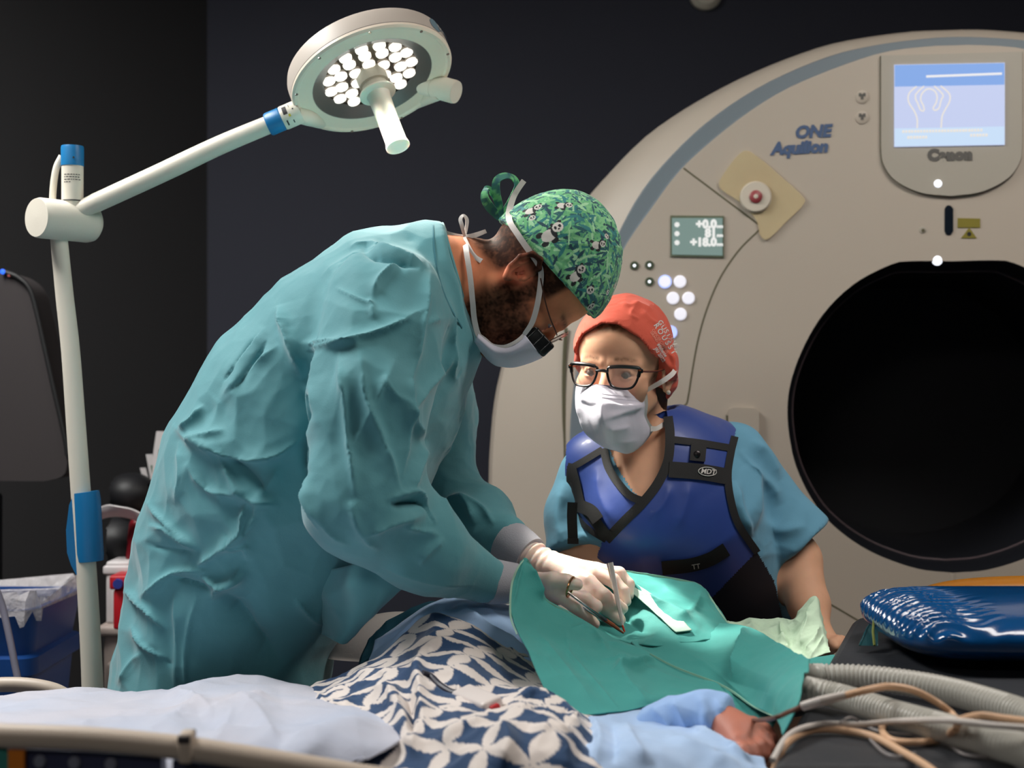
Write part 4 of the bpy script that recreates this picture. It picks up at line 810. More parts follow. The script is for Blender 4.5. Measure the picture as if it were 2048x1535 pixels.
sheet('lit_strip', [[(1226, 1153, 2.31), (1234, 1151, 2.31), (1242, 1149, 2.312)], [(1264, 1184, 2.285), (1277, 1181, 2.285), (1291, 1178, 2.285)], [(1300, 1216, 2.255), (1315, 1213, 2.255), (1331, 1210, 2.255)], [(1334, 1247, 2.2), (1350, 1245, 2.2), (1367, 1243, 2.205)], [(1352, 1264, 2.17), (1368, 1262, 2.172), (1384, 1260, 2.178)]], 40, 16, M_mint, dr, (), None, .001, pap=(.05, .12, 9), label='pale mint strip on the drape, lamp light put in as colour')  # pale strip: lamp light on the rear panel put into colour
M_paper = mat('paper_green', (196, 222, 196), .7, bump=(60, .35, .004))
PP = [
 [(1430, 1246, 2.33), (1500, 1238, 2.33), (1556, 1240, 2.33), (1585, 1238, 2.31), (1608, 1212, 2.3), (1632, 1192, 2.29), (1643, 1228, 2.28)],
 [(1450, 1262, 2.28), (1510, 1258, 2.28), (1565, 1266, 2.27), (1592, 1258, 2.26), (1618, 1242, 2.25), (1638, 1232, 2.25), (1648, 1258, 2.24)],
 [(1480, 1278, 2.25), (1530, 1284, 2.24), (1575, 1294, 2.23), (1600, 1292, 2.22), (1625, 1285, 2.2), (1645, 1278, 2.2), (1655, 1292, 2.18)],
 [(1490, 1298, 2.22), (1550, 1312, 2.2), (1590, 1325, 2.18), (1612, 1325, 2.16), (1632, 1318, 2.15), (1650, 1310, 2.15), (1662, 1304, 2.14)]]
sheet('paper_edge', PP, 90, 130, M_paper, dr, [([(1632, 1194), (1615, 1250), (1600, 1300)], 9, 5, .010), ([(1560, 1240), (1566, 1275), (1580, 1300)], 4, 6, .010), ([(1500, 1240), (1512, 1262), (1530, 1275)], 6, 5, .004), ([(1640, 1250), (1628, 1285), (1610, 1310)], 6, 6, .008), ([(1648, 1270), (1635, 1300), (1620, 1318)], 4, 5, .006)], (9, .002, 41), .0012, pap=(.03, .52, 41), label='pale green crinkled paper edge standing up in a peak')
# skin at the opening of the drape
# ---------------------------------------------------------------- gel cushions, hoses, cables
M_gel = mat('gel_blue', (6, 76, 132), .2, coat=.6, bump=(16, .2, .01), var=(3, (8, 60, 112))); M_amber = mat('gel_amber', (176, 112, 22), .4, sss=.2)
def gel(p):
    c = np.array(P(1925, 1262, 2.1)); c[2] = .757+.046
    q = p-np.array([.875, 2.075, c[2]]); ax_ = np.abs(q)/np.array([.345, .18, .046])
    e = ((ax_[:, 0]**9+ax_[:, 1]**4)**(2.2/4.6)+ax_[:, 2]**2.2)**(1/2.2)
    w = np.clip((-q[:, 0]-.20)/.1, 0, 1)*.0028
    return (e-1)*.045+w*np.sin(q[:, 1]*330+2.5*np.sin(q[:, 0]*70)+2*np.sin(q[:, 1]*57))*np.clip(q[:, 2]*30, 0, 1)
V, Fc = nets(gel, (.47, 1.86, .74), (1.24, 2.29, .87), .0045)
gc_ = root('gel_cushion', 'glossy blue gel cushion with wrinkled rounded end on the black table', 'cushion', (.86, 2.115, .757))
V[:, 2] = np.maximum(V[:, 2], .7575)
mk('cushion_body', V, Fc, M_gel, gc_)
fl = [on(1719, 1291, .762), on(1748, 1291, .762), on(1752, 1262, .79), on(1778, 1205, .82), on(1760, 1222, .80), on(1737, 1255, .775)]
fl = [P(1719, 1290, 2.08), P(1756, 1291, 2.08), P(1756, 1250, 2.12), P(1780, 1205, 2.18), P(1752, 1226, 2.16), P(1733, 1258, 2.12)]
M_clear = mat('clear_vinyl', (40, 90, 96), .1, alpha=.55)
MB().prism(fl, (0, .002, 0)).build('seam_flap', M_clear, gc_, smooth=False, label='clear welded flap at the cushion end'); MB().tube([fl[0], fl[5], fl[4], fl[3]], .0014, 6).build('seam_edge', M_clear, gc_); MB().tube([P(1748, 1240, 2.09), P(1746, 1262, 2.07), P(1749, 1290, 2.055)], .002, 6).build('weld_line', mat('weld_olive', (110, 116, 30), .5), gc_)
def amb(p):
    q = (p-np.array([.93, 2.31, .795]))/np.array([.265, .012, .042]); return (np.power(np.power(np.abs(q[:, 0]), 3)+np.power(np.abs(q[:, 1]), 2.2)+np.abs(q[:, 2])**2.4, 1/2.5)-1)*.012
V, Fc = nets(lambda p: ((np.abs((p[:, 0]-.93)/.265)**3+np.abs((p[:, 1]-2.345)/.048)**2.5+np.abs((p[:, 2]-.795)/.0385)**2.5)**.4-1)*.04, (.6, 2.28, .74), (1.25, 2.41, .86), .006)
tag(mk('amber_cushion', V, Fc, M_amber, loc=(.93, 2.345, .757)), 'amber gel pad lying behind the blue gel cushion', 'cushion')
M_hose = mat('hose_clear', (206, 204, 196), .3, alpha=.8)
def hose(name, pts, rad, pitch, label, n=None):
    c = spline(pts, 400); s = np.r_[0, np.cumsum(np.linalg.norm(np.diff(c, axis=0), axis=1))]; m = int(s[-1]/pitch*4); t = np.linspace(0, s[-1], m)
    c = np.stack([np.interp(t, s, c[:, k]) for k in range(3)], 1); r = np.interp(np.linspace(0, 1, m), np.linspace(0, 1, len(rad)), rad)*(1+.085*np.cos(t/pitch*2*math.pi))
    return tag(MB().tube(c, r, 20).build(name, M_hose, None), label, 'hose', 'breathing hoses')
T_ = lambda x, y, z=0: on(x, y, tbz+z)
hose('breathing_hose', [P(1575, 1345, 1.95), T_(1612, 1348, .02), T_(1650, 1349, .02), T_(1720, 1352, .02), T_(1800, 1362, .02), T_(1880, 1377, .02), T_(1960, 1398, .02), T_(2060, 1432, .02), T_(2180, 1490, .02)], [.0125, .013, .0145, .0155, .016, .0165, .0165], .0066, 'clear corrugated breathing hose nearer the blue cushion')
hose('breathing_hose', [P(1575, 1371, 1.87), T_(1614, 1377, .02), T_(1680, 1392, .02), T_(1760, 1417, .02), T_(1840, 1441, .02), T_(1900, 1458, .02), T_(1980, 1480, .02), T_(2070, 1505, .02), T_(2180, 1540, .02)], [.0125, .0145, .0145, .0145, .0155, .0165, .0165], .0058, 'clear corrugated breathing hose in front, crossed by beige cables')
M_cbe = mat('cable_beige', (214, 174, 140), .5); M_cwh = mat('cable_white', (206, 198, 192), .5); M_cbr = mat('cable_brown', (96, 60, 46), .5)
def cable(pts, r, m, label, name='cable', n=80): return tag(MB().tube(spline([T_(*p) for p in pts], n), r, 10).build(name, m, None), label, 'cable')
cb1 = cable([(1690, 1390, .044), (1740, 1378, .05), (1780, 1372, .05), (1830, 1381, .045), (1880, 1408, .03), (1908, 1432, .02), (1915, 1448, .04)], .0042, M_cbe, 'beige cable arching over the front hose from the white plug')
pg = MB().tube([T_(1605, 1412, .03), T_(1640, 1402, .038), T_(1692, 1389, .044)], [.0058, .0066, .0054], 14, flat=.8).build('cable_plug', M_cwh, cb1)
MB().tube(spline([P(1455, 1438, 1.76), P(1500, 1440, 1.75), T_(1545, 1436, .02), T_(1580, 1422, .025), T_(1606, 1411, .03)], 30), .0028, 8).build('sensor_lead', M_cbr, cb1)
cable([(1546, 1545, -.02), (1570, 1490, .006), (1610, 1464, .006), (1660, 1458, .006), (1740, 1470, .006), (1800, 1500, .006), (1870, 1545, .006), (1900, 1600, .006)], .0042, M_cbe, 'beige cable running along the near edge of the black table')
cable([(1915, 1440, .042), (1960, 1430, .042), (2010, 1436, .04), (2080, 1444, .04), (2180, 1450, .04)], .004, M_cbe, 'pale beige cable leaving the picture above the front hose')
cable([(1770, 1445, .006), (1764, 1462, .006), (1785, 1480, .006), (1830, 1484, .006), (1880, 1478, .006), (1912, 1458, .03)], .004, M_cbe, 'short beige cable loop beneath the front hose')
cable([(1545, 1520, .0), (1580, 1468, .012), (1640, 1448, .012), (1720, 1448, .012), (1800, 1441, .02), (1900, 1440, .042), (1990, 1450, .046), (2080, 1456, .046), (2180, 1460, .046)], .0034, M_cwh, 'white cable lying straight across the hoses')
M_thin = mat('line_clear', (170, 164, 164), .3, alpha=.6)
cable([(1680, 1444, .016), (1700, 1434, .016), (1720, 1442, .004), (1760, 1462, .004), (1840, 1470, .004), (1890, 1485, .004), (1930, 1508, .004), (1990, 1513, .004), (2080, 1512, .004)], .0016, M_thin, 'thin clear infusion line looping over the black table', 'infusion_line')
cable([(1740, 1478, .004), (1770, 1505, .004), (1800, 1512, .004), (1830, 1505, .004)], .0016, M_thin, 'thin clear line in a low curve at the table edge', 'infusion_line')
# white sensor box on the gown
bvg = bvh(gown_p)
def onto(x, y, lift=0): h = hit(bvg, x, y, lift); return h if h is not None else P(x, y, 1.85)
p0, p1 = onto(925, 1385, .009), onto(985, 1410, .009)
sx = root('sensor_box', 'small white plastic connector box with dark cable lying on the printed gown', 'connector', ((p0+p1)/2-Vector((0, 0, .008)))) 
dx = (p1-p0).normalized(); up_ = Vector((0, -.6, .8)); up_ = (up_-dx*up_.dot(dx)).normalized(); Rm = Matrix((dx, up_.cross(dx), up_)).transposed()
MB().box((p0+p1)/2, ((p1-p0).length*1.05, .030, .016), Rm, .005).build('box_shell', mat('box_white', (222, 212, 208), .3), sx)
MB().box(p1+dx*.006-up_*.002, (.008, .012, .008), Rm, .002).build('red_tip', M_redp, sx); MB().tube(spline([p0-dx*.0, onto(905, 1385, .006), onto(880, 1370, .006), onto(862, 1352, .006), onto(845, 1345, .004)], 20), np.linspace(.0055, .004, 20), 10).build('dark_lead', mat('lead_dark', (40, 40, 54), .5), sx)
# ---------------------------------------------------------------- people: shared head and hand shapes
def near(p, c, R, fn):
    c = np.asarray(c, float); d = np.linalg.norm(p-c, axis=1); m = d < R*1.25; r = d-R*.75
    if m.any(): r[m] = fn(p[m])
    return r
class Head:
    def __init__(s, O, f, u, sc=1.0, female=False, squint=.0045):
        s.O = np.array(O); f = Vector(f).normalized(); u = Vector(u); u = (u-f*u.dot(f)).normalized(); l = u.cross(f)
        s.A = np.array([list(f), list(l), list(u)]).T; s.s = sc; s.fem = female; s.sq = squint
    def loc(s, p): return ((np.asarray(p)-s.O) @ s.A)/s.s
    def w(s, q): return np.asarray(q, float) @ s.A.T*s.s+s.O
    def wv(s, *q): return Vector(s.w(np.array([q], float))[0])
    def sdf(s, p, ears=True):
        q = s.loc(p); a = q.copy(); a[:, 1] = np.abs(a[:, 1]); fe = s.fem
        d = ell(q, (-.006, 0, .045), (.098, .076, .088))
        d = smin(d, ell(q, (.042, 0, .045), (.054, .064, .06)), .03)
        d = smin(d, ell(q, (.046, 0, -.036), (.05, .056 if fe else .059, .074)), .025)
        d = smin(d, cap(a, (.0, .050, -.046), (.070, .016, -.103), .018 if fe else .021, .015 if fe else .018), .022)
        d = smin(d, sph(q, (.080, 0, -.1), .016), .016)
        d = smin(d, sph(a, (.066, .042, -.020), .024), .02)
        d = smin(d, cap(a, (.094, .008, .020), (.076, .048, .020), .008 if fe else .010, .007), .014)
        d = smax(d, -sph(a, (.112, .033, .003), .0175), .012)
        d = smin(d, cap(q, (.093, 0, .012), (.116, 0, -.026), .0075, .0105), .010)
        d = smin(d, sph(a, (.104, .0115, -.031), .0075), .006)
        d = smax(d, -sph(a, (.108, .006, -.040), .0035), .003)
        lid = smax(sph(a, (.0805, .032, .003), .0150), -(np.abs(a[:, 2]-.002+.12*(a[:, 1]-.032)**2*60)-s.sq), .0015)
        lid = np.maximum(lid, -sph(a, (.0805, .032, .003), .0122))
        d = np.minimum(smin(d, sph(a, (.076, .032, .003), .0125), .004), 1e9); d = smin(d, lid, .003)
        d = smin(d, ell(q, (.094, 0, -.062), (.012, .023, .006)), .004); d = smin(d, ell(q, (.093, 0, -.073), (.012, .020, .007)), .004)
        if ears:
            def ear(x):
                e = ell(x, (-.010, .079, .002), (.020, .0045, .031))
                e = smin(e, chain(x, [(.004, .079, .010), (.002, .084, .026), (-.010, .088, .034), (-.023, .090, .027), (-.028, .089, .008), (-.022, .086, -.012), (-.010, .082, -.026)], [.0035, .004, .0045, .0045, .0042, .0042, .0062], .003), .004)
                e = smin(e, chain(x, [(-.017, .085, .018), (-.019, .086, .002), (-.013, .085, -.012)], [.003, .0035, .003], .003), .004)
                e = smin(e, sph(x, (.003, .081, -.004), .0045), .004)
                return smax(e, -ell(x, (-.006, .087, -.003), (.0095, .008, .014)), .004)
            d = smin(d, near(a, (-.01, .083, 0), .06, ear), .006)
        return d*s.s
    def eyes(s, parent, iris):
        for sy in (1, -1):
            V = []; Fc = []; n = 24; m = 14
            for i in range(m+1):
                t = math.pi*i/m
                for k in range(n): w = 2*math.pi*k/n; V.append((math.cos(t), math.sin(t)*math.cos(w), math.sin(t)*math.sin(w)))
            V = np.array(V); a = -.25; R = np.array([[math.cos(a), 0, -math.sin(a)], [0, 1, 0], [math.sin(a), 0, math.cos(a)]])
            c = np.where((V[:, :1] > math.cos(.20)), np.array(lin((8, 6, 6))), np.where(V[:, :1] > math.cos(.47), np.array(lin(iris)), np.array(lin((176, 160, 154)))))
            q = V @ R.T*.0124+np.array([.0805, .032*sy, .003])
            Fc = [[i*n+k, i*n+(k+1) % n, (i+1)*n+(k+1) % n, (i+1)*n+k] for i in range(m) for k in range(n)]
            mk('eyeball', s.w(q), Fc, M_eye, parent, col=c)
M_eye = mat('eye', (200, 190, 185), .12, attr='Col', coat=.6)
def finger(p, pts, r): return chain(p, PA(np.array(pts, float)), r, .004)
FR = [.0122, .0108, .0098, .0082]
def hand(p, wrist, palm, fingers, thumb, grow=0.0, mcp=None):
    """palm slab between wrist and knuckles, five fingers of three bones each"""
    W_ = PA(np.array(wrist, float)); d = None; c = PA(np.array(palm, float))
    K = [PA(np.array(f[0], float)) for f in fingers]
    for i, k in enumerate(K):
        e = cap(p, W_+(c-W_)*.15+(k-c)*.25, k, .0165, .0125); d = e if d is None else smin(d, e, .012)
    d = smin(d, cap(p, W_, c, .025, .021), .014)
    for i, f in enumerate(fingers):
        sc = (1, 1.03, .98, .86)[i]; d = smin(d, finger(p, f, [v*sc for v in FR[:len(f)]]), .0026)
    d = smin(d, finger(p, thumb, [.017, .0132, .0120, .0092]), .006)
    return d-grow
def refine(V, Fc, sel, fn, times=2, h=.002):
    """split the faces near a head in four and settle the new points on the surface"""
    bm = bmesh.new(); vs = [bm.verts.new(v) for v in V]; bm.verts.ensure_lookup_table()
    for f in Fc: bm.faces.new([vs[i] for i in f])
    for t in range(times):
        co_ = np.array([v.co[:] for v in bm.verts]); m = sel(co_); bm.verts.index_update()
        es = [e for e in bm.edges if m[e.verts[0].index] and m[e.verts[1].index]]
        bmesh.ops.subdivide_edges(bm, edges=es, cuts=1, use_grid_fill=True)
        co_ = np.array([v.co[:] for v in bm.verts]); m = np.nonzero(sel(co_))[0]; q = co_[m]; e = .0006
        for _ in range(3):
            d = evalf(fn, q); g = np.stack([evalf(fn, q+np.eye(3)[a]*e)-evalf(fn, q-np.eye(3)[a]*e) for a in range(3)], 1)/(2*e)
            q = q-np.clip(d[:, None]*g/np.maximum((g*g).sum(1), .3)[:, None], -h, h)
        bm.verts.ensure_lookup_table()
        for i, c in zip(m, q): bm.verts[i].co = c
    bm.verts.index_update(); V = np.array([v.co[:] for v in bm.verts]); Fc = [[v.index for v in f.verts] for f in bm.faces]; bm.free(); return V, Fc
# ---------------------------------------------------------------- the surgeon
surg = root('person', 'person in teal surgical gown and green panda-print cap bending over the patient, holding instruments', 'person', (P(440, 1400, 2.4).x, 2.42, 0))
HS = Head(P(1047, 557, 2.318), (.45, 0, -.89), (.89, 0, .45), .985, squint=.0032)
TS = [(422, 1460, 2.4, 176), (440, 1330, 2.4, 184), (470, 1210, 2.39, 198), (518, 1085, 2.37, 220), (575, 960, 2.35, 240), (648, 830, 2.34, 236), (735, 708, 2.33, 208), (815, 615, 2.33, 160), (884, 557, 2.33, 104)]
TP = PA(np.array([t[:3] for t in TS], float)); TR = np.array([t[3]*t[2]/F for t in TS])
RA = PA(np.array([(775, 620, 2.19), (738, 800, 2.10), (728, 1000, 2.075), (845, 1092, 2.12), (985, 1167, 2.18)], float)); RAr = np.array([.094, .083, .083, .064, .033])
LA = PA(np.array([(845, 640, 2.50), (868, 820, 2.53), (885, 985, 2.5), (960, 1045, 2.43), (1022, 1088, 2.37)], float)); LAr = np.array([.088, .075, .062, .052, .036])
rh = dict(wrist=(1035, 1166, 2.2), palm=(1092, 1180, 2.195), fingers=[
    [(1116, 1186, 2.168), (1152, 1212, 2.155), (1174, 1232, 2.16), (1189, 1247, 2.166)],
    [(1124, 1186, 2.192), (1168, 1196, 2.195), (1191, 1212, 2.2), (1178, 1228, 2.195)],
    [(1120, 1190, 2.212), (1160, 1186, 2.226), (1180, 1206, 2.222), (1162, 1220, 2.212)],
    [(1112, 1194, 2.226), (1145, 1190, 2.244), (1160, 1208, 2.238), (1146, 1218, 2.228)]],
    thumb=[(1082, 1166, 2.185), (1106, 1160, 2.165), (1132, 1163, 2.160), (1154, 1168, 2.165)])
lh = dict(wrist=(1092, 1134, 2.33), palm=(1150, 1146, 2.30), fingers=[
    [(1178, 1163, 2.258), (1208, 1190, 2.236), (1230, 1206, 2.236), (1246, 1216, 2.242)],
    [(1190, 1146, 2.286), (1226, 1160, 2.27), (1246, 1182, 2.262), (1252, 1202, 2.256)],
    [(1193, 1139, 2.31), (1238, 1146, 2.30), (1257, 1168, 2.294), (1258, 1190, 2.284)],
    [(1188, 1140, 2.326), (1226, 1148, 2.322), (1244, 1166, 2.316), (1243, 1184, 2.306)]],
    thumb=[(1138, 1164, 2.275), (1182, 1188, 2.25), (1214, 1214, 2.242), (1240, 1239, 2.236)])
foot = [(-.46, 2.36), (-.52, 2.52)]
def surg_arms(p, g):
    return np.minimum(chain(p, RA, RAr*g, .02), chain(p, LA, LAr*g, .02))
hipS = TP[2]
def surg_body(p):
    d = chain(p, TP[1:-1], TR[1:-1]*.84, .04)
    d = smin(d, chain(p, [TP[-2], PA(np.array([905, 560, 2.325])), HS.w(np.array([-.012, 0, -.02]))], [.082, .068, .058], .03), .03)
    d = smin(d, chain(p, RA, RAr*.72, .02), .03); d = smin(d, chain(p, LA, LAr*.72, .02), .03)
    d = smin(d, near(p, HS.O, .2, HS.sdf), .018)
    w1, w2 = PA(np.array(rh['wrist'], float)), PA(np.array(lh['wrist'], float))
    d = smin(d, cap(p, RA[-1], w1, .026, .023), .012); d = smin(d, cap(p, LA[-1], w2, .027, .024), .012)
    d = smin(d, near(p, PA(np.array(rh['palm'], float)), .11, lambda q: hand(q, grow=-.0042, **rh)), .006)
    d = smin(d, near(p, PA(np.array(lh['palm'], float)), .11, lambda q: hand(q, grow=-.0042, **lh)), .006)
    for (fx, fy), yy in zip(foot, (2.33, 2.5)):
        d = smin(d, chain(p, [(TP[1][0]+.02, yy, .78), (fx+.01, (fy+yy)/2, .46), (fx, fy, .09)], [.105, .068, .05], .03), .03)
        d = smin(d, smax(ell(p, (fx+.06, fy, .045), (.135, .05, .055)), .004-p[:, 2], .006), .02)
    return d
V, Fc = nets(surg_body, (-.75, 1.95, -.02), (.45, 2.75, 1.5), .006, 1)
V, Fc = refine(V, Fc, lambda c: (np.linalg.norm(c-PA(np.array(rh['palm'], float)), axis=1) < .09) | (np.linalg.norm(c-PA(np.array(lh['palm'], float)), axis=1) < .09), surg_body, 1)
V, Fc = refine(V, Fc, lambda c: np.linalg.norm(c-HS.O, axis=1) < .155, surg_body, 2)
q = HS.loc(V); ay = np.abs(q[:, 1]); nz = vnoise(q*130, 5)*.5+vnoise(q*300, 6)*.5
skin = np.array(lin((228, 148, 110))); col = np.tile(skin, (len(V), 1))
col *= (1+.10*vnoise(q*60, 9)+.05*nz)[:, None]
red = ss(-np.linalg.norm(q-np.array([-.01, -.083, .0]), axis=1), -.05, -.02); col = col*(1-red[:, None]*.5)+np.array(lin((230, 124, 98)))*red[:, None]*.5
hair = np.array(lin((27, 18, 15)))
hm = ss(-q[:, 0], .012, .032)*ss(q[:, 2]+.25*(-q[:, 0]-.03), -.052, -.025)*(q[:, 2] < .3)
hm = np.maximum(hm, ss(q[:, 2], .004, .022)*ss(-q[:, 0], -.056, -.045)*(ay > .04)); hm *= (np.linalg.norm(q-[-.01, 0, 0], axis=1) < .2)
bd = ss(-q[:, 2]-.20*np.clip(.05-q[:, 0], 0, .1), -.004, .022)*ss(q[:, 0], -.03, .004)*ss(q[:, 2], -.14, -.115)*(1-ss(q[:, 2], -.035, -.01)*ss(q[:, 0], .05, .075))
bd = np.clip(.93*np.maximum(bd, ss(q[:, 0], .006, .018)*ss(-q[:, 0], -.05, -.036)*ss(-q[:, 2], -.03, -.01)*(q[:, 2] > -.06))*(.96+.22*nz), 0, 1)
far_ = np.linalg.norm(q, axis=1) > .2
for mask_ in (np.clip(hm*(.98+.15*nz), 0, 1), bd):
    mask_ = np.where(far_, 0, mask_); col = col*(1-mask_[:, None]*.96)+hair*mask_[:, None]*.96
brow = np.exp(-((q[:, 2]-.026-.05*(ay-.03))/.0045)**2)*ss(ay, .010, .016)*ss(-ay, -.056, -.046)*(q[:, 0] > .06)*np.clip(.7+.6*nz, 0, 1); col = col*(1-brow[:, None]*.85)+hair*brow[:, None]*.85
M_skin = mat('skin_ruddy', (196, 128, 98), .65, attr='Col', sss=.12, spec=.08, bump=(400, .12, .001))
mk('body', V, Fc, M_skin, surg, col=np.clip(col, 0, 1)); HS.eyes(surg, (70, 48, 34))
# gown
NP = np.array(P(916, 553, 2.33)); NN = np.array([.96, 0, .277])
UR = (RA[-1]-RA[-2])/np.linalg.norm(RA[-1]-RA[-2]); UL = (LA[-1]-LA[-2])/np.linalg.norm(LA[-1]-LA[-2])
def surg_gown(p):
    d = chain(p, TP, TR, .05)
    d = smin(d, ell(p, TP[1]+np.array([-.0, 0, -.12]), (.170, .18, .3)), .05)
    a = chain(p, RA, RAr, .03); b = chain(p, LA, LAr, .03)
    a = smax(a, (p-RA[-1]) @ UR, .004); b = smax(b, (p-LA[-1]) @ UL-.0, .004)
    d = smin(d, a, .022); d = smin(d, b, .022)
    d = smax(d, (p-NP) @ NN, .004)
    return smax(d, .50-p[:, 2], .01)
V, Fc = nets(surg_gown, (-.85, 1.9, .45), (.15, 2.75, 1.5), .0064, 1)
V, Fc = subdiv(V, Fc); V = relax(V, Fc, 2); 
SG = [  # creases of the gown: outline, width left, width right, height
 ([(735, 492), (780, 505), (850, 532)], 8, 22, .012), ([(700, 498), (735, 490), (760, 498)], 12, 10, .006), ([(725, 508), (775, 522), (840, 538)], 9, 7, -.012), ([(640, 555), (700, 520), (735, 500)], 20, 16, .006),
 ([(555, 610), (575, 680), (605, 760)], 26, 9, .016), ([(530, 655), (490, 710), (450, 755)], 8, 10, .008), ([(535, 680), (505, 730), (462, 785)], 7, 6, -.010), ([(525, 660), (480, 720), (448, 765)], 5, 5, -.008),
 ([(440, 800), (500, 740), (560, 690)], 18, 10, .008), ([(610, 700), (680, 690), (760, 665), (850, 620)], 12, 6, .010), ([(605, 690), (660, 685), (720, 685)], 4, 4, .006), ([(745, 600), (760, 560), (800, 525)], 10, 6, .009), ([(738, 595), (745, 620), (748, 640)], 5, 5, .005), ([(670, 575), (720, 600), (745, 608)], 4, 4, .004),
 ([(860, 540), (850, 600), (838, 660), (820, 760)], 12, 16, .012), ([(895, 590), (900, 680), (905, 750), (920, 755)], 9, 12, .010), ([(845, 650), (870, 640), (845, 655)], 6, 8, .006), ([(905, 690), (880, 740), (840, 790), (815, 830)], 9, 9, .009), ([(850, 880), (835, 930), (815, 990)], 10, 14, .010), ([(848, 875), (820, 840), (808, 800)], 8, 10, .010), ([(930, 780), (905, 850), (880, 930)], 12, 12, .009),
 ([(620, 770), (625, 850), (612, 960), (640, 1060)], 16, 7, .016), ([(605, 780), (622, 830), (612, 900), (615, 1000)], 8, 8, -.02), ([(680, 700), (690, 800), (700, 900), (712, 1000)], 14, 9, .012), ([(720, 700), (735, 790), (765, 880), (800, 990)], 7, 18, .010), ([(790, 720), (740, 830), (700, 920)], 12, 12, .006), ([(820, 720), (815, 820), (800, 960)], 8, 16, .009), ([(765, 750), (790, 790), (820, 810)], 10, 10, .005),
 ([(345, 850), (400, 890), (500, 920), (560, 905), (615, 870)], 20, 9, .014), ([(360, 860), (385, 845), (410, 810)], 10, 8, .010), ([(375, 890), (420, 870), (455, 860)], 8, 10, .007), ([(440, 910), (470, 970), (510, 1000), (560, 1010)], 9, 12, .012), ([(450, 900), (500, 950), (545, 1000)], 14, 7, -.010), ([(375, 925), (420, 980), (480, 985), (505, 975)], 9, 12, .010), ([(360, 880), (365, 950), (350, 1010)], 12, 16, .007),
 ([(560, 930), (520, 990), (500, 1005)], 12, 12, .006), ([(500, 1000), (480, 1060), (440, 1105)], 11, 10, .016), ([(525, 990), (510, 1040), (470, 1085)], 12, 7, .010), ([(295, 1050), (340, 1062), (400, 1100)], 4, 8, .008), ([(290, 1085), (320, 1095), (360, 1100), (395, 1105)], 5, 5, -.005), ([(290, 1000), (340, 1050), (400, 1095)], 5, 10, .008),
 ([(280, 1195), (330, 1155), (370, 1140), (420, 1140)], 6, 9, .011), ([(395, 1130), (440, 1100), (460, 1070)], 7, 6, .012), ([(400, 1150), (440, 1165), (470, 1150), (490, 1120)], 7, 9, .012), ([(425, 1200), (440, 1170), (480, 1155), (490, 1135)], 6, 10, .014), ([(450, 1100), (490, 1090), (495, 1120)], 8, 8, .008), ([(340, 1150), (390, 1165), (425, 1180)], 5, 5, -.008),
 ([(245, 1180), (270, 1195), (310, 1235), (335, 1260)], 5, 5, .009), ([(260, 1250), (290, 1290), (345, 1325)], 5, 6, .008), ([(300, 1290), (320, 1310), (350, 1330)], 4, 5, -.005), ([(350, 1180), (355, 1270), (350, 1380)], 30, 8, .008), ([(395, 1190), (375, 1290), (372, 1380)], 6, 6, .005), ([(440, 1180), (500, 1250), (570, 1330)], 30, 30, -.02), ([(235, 1370), (260, 1330), (290, 1300)], 7, 8, .005),
 ([(590, 1195), (620, 1230), (650, 1250)], 6, 8, .008), ([(700, 1000), (720, 1060), (760, 1100)], 16, 10, .008), ([(720, 1068), (790, 1040), (850, 1030)], 12, 14, .012), ([(770, 1000), (830, 985), (860, 1030), (872, 1050)], 8, 8, .012), ([(780, 1010), (840, 1005), (865, 1045)], 8, 6, -.012), ([(800, 1050), (860, 1065), (880, 1070)], 8, 8, .006), ([(890, 1075), (850, 1110), (840, 1130)], 8, 8, .006), ([(880, 1000), (930, 1005), (950, 1050)], 10, 8, .01), ([(905, 990), (960, 1015), (990, 1050)], 7, 7, .008), ([(620, 1000), (660, 1060), (700, 1090)], 10, 14, .006), ([(760, 1130), (860, 1160), (950, 1170)], 20, 14, .006)]
n_ = normals(V, Fc); V = V+n_*(paper(V, .13, .22, 3, (1, 1, .75))+paper(V, .055, .24, 8, (1, 1, .8))+paper(V, .024, .10, 12, lo=.05, hi=.6))[:, None]
V = folds(V, Fc, [(l, a*1.1, b_*1.0, h*1.35) for l, a, b_, h in SG], soft=False)
M_gown = mat('gown_teal', (88, 155, 163), .78, bump=(420, .18, .0012), sheen=.3, var=(14, (81, 147, 157)))
gown_o = mk('surgical_gown', V, Fc, M_gown, surg, label='teal disposable surgical gown, creased')
bvg2 = bvh(gown_o)
def gstrip(name, line, w, m, parent, lift=.001, thick=.001, bv=bvg2, n=40, label=None):
    V, Fc = strip(bv, line, w, lift, n, thick); return MB().add(V, Fc).build(name, m, parent, label=label)
M_seamt = mat('gown_seam', (62, 126, 140), .8)
gstrip('collar_seam', [(866, 449), (869, 500), (880, 560), (900, 612), (925, 655)], 2.2, M_seamt, gown_o)
b = MB()   # bound neck edge
ring = [NP+.0+np.array([0, 0, 0])]
cN = np.array(TP[-1])+NN*((NP-TP[-1]) @ NN); ex = np.array([-.277, 0, .96]); ey = np.array([0, 1, 0])
rr = math.sqrt(max(TR[-1]**2-((NP-TP[-1]) @ NN)**2, .001))
rg = [cN+(ex*math.cos(t)+ey*math.sin(t))*(rr+.002) for t in np.linspace(0, 2*math.pi, 49)]
b = MB().tube(rg, .0055, 8, cap=False, flat=.55, up=NN); b.build('neck_binding', M_gown, gown_o)
M_cuff = mat('knit_cuff', (168, 168, 176), .85, bump=(500, .4, .002))
w1, w2 = PA(np.array(rh['wrist'], float)), PA(np.array(lh['wrist'], float))
def lathe2(name, a, c, prof, m, parent, seg=36, wob=None):
    a = Vector(a); c = Vector(c); b = MB().lathe([(r, h*(c-a).length) for r, h in prof], a, c-a, seg); return b.build(name, m, parent)
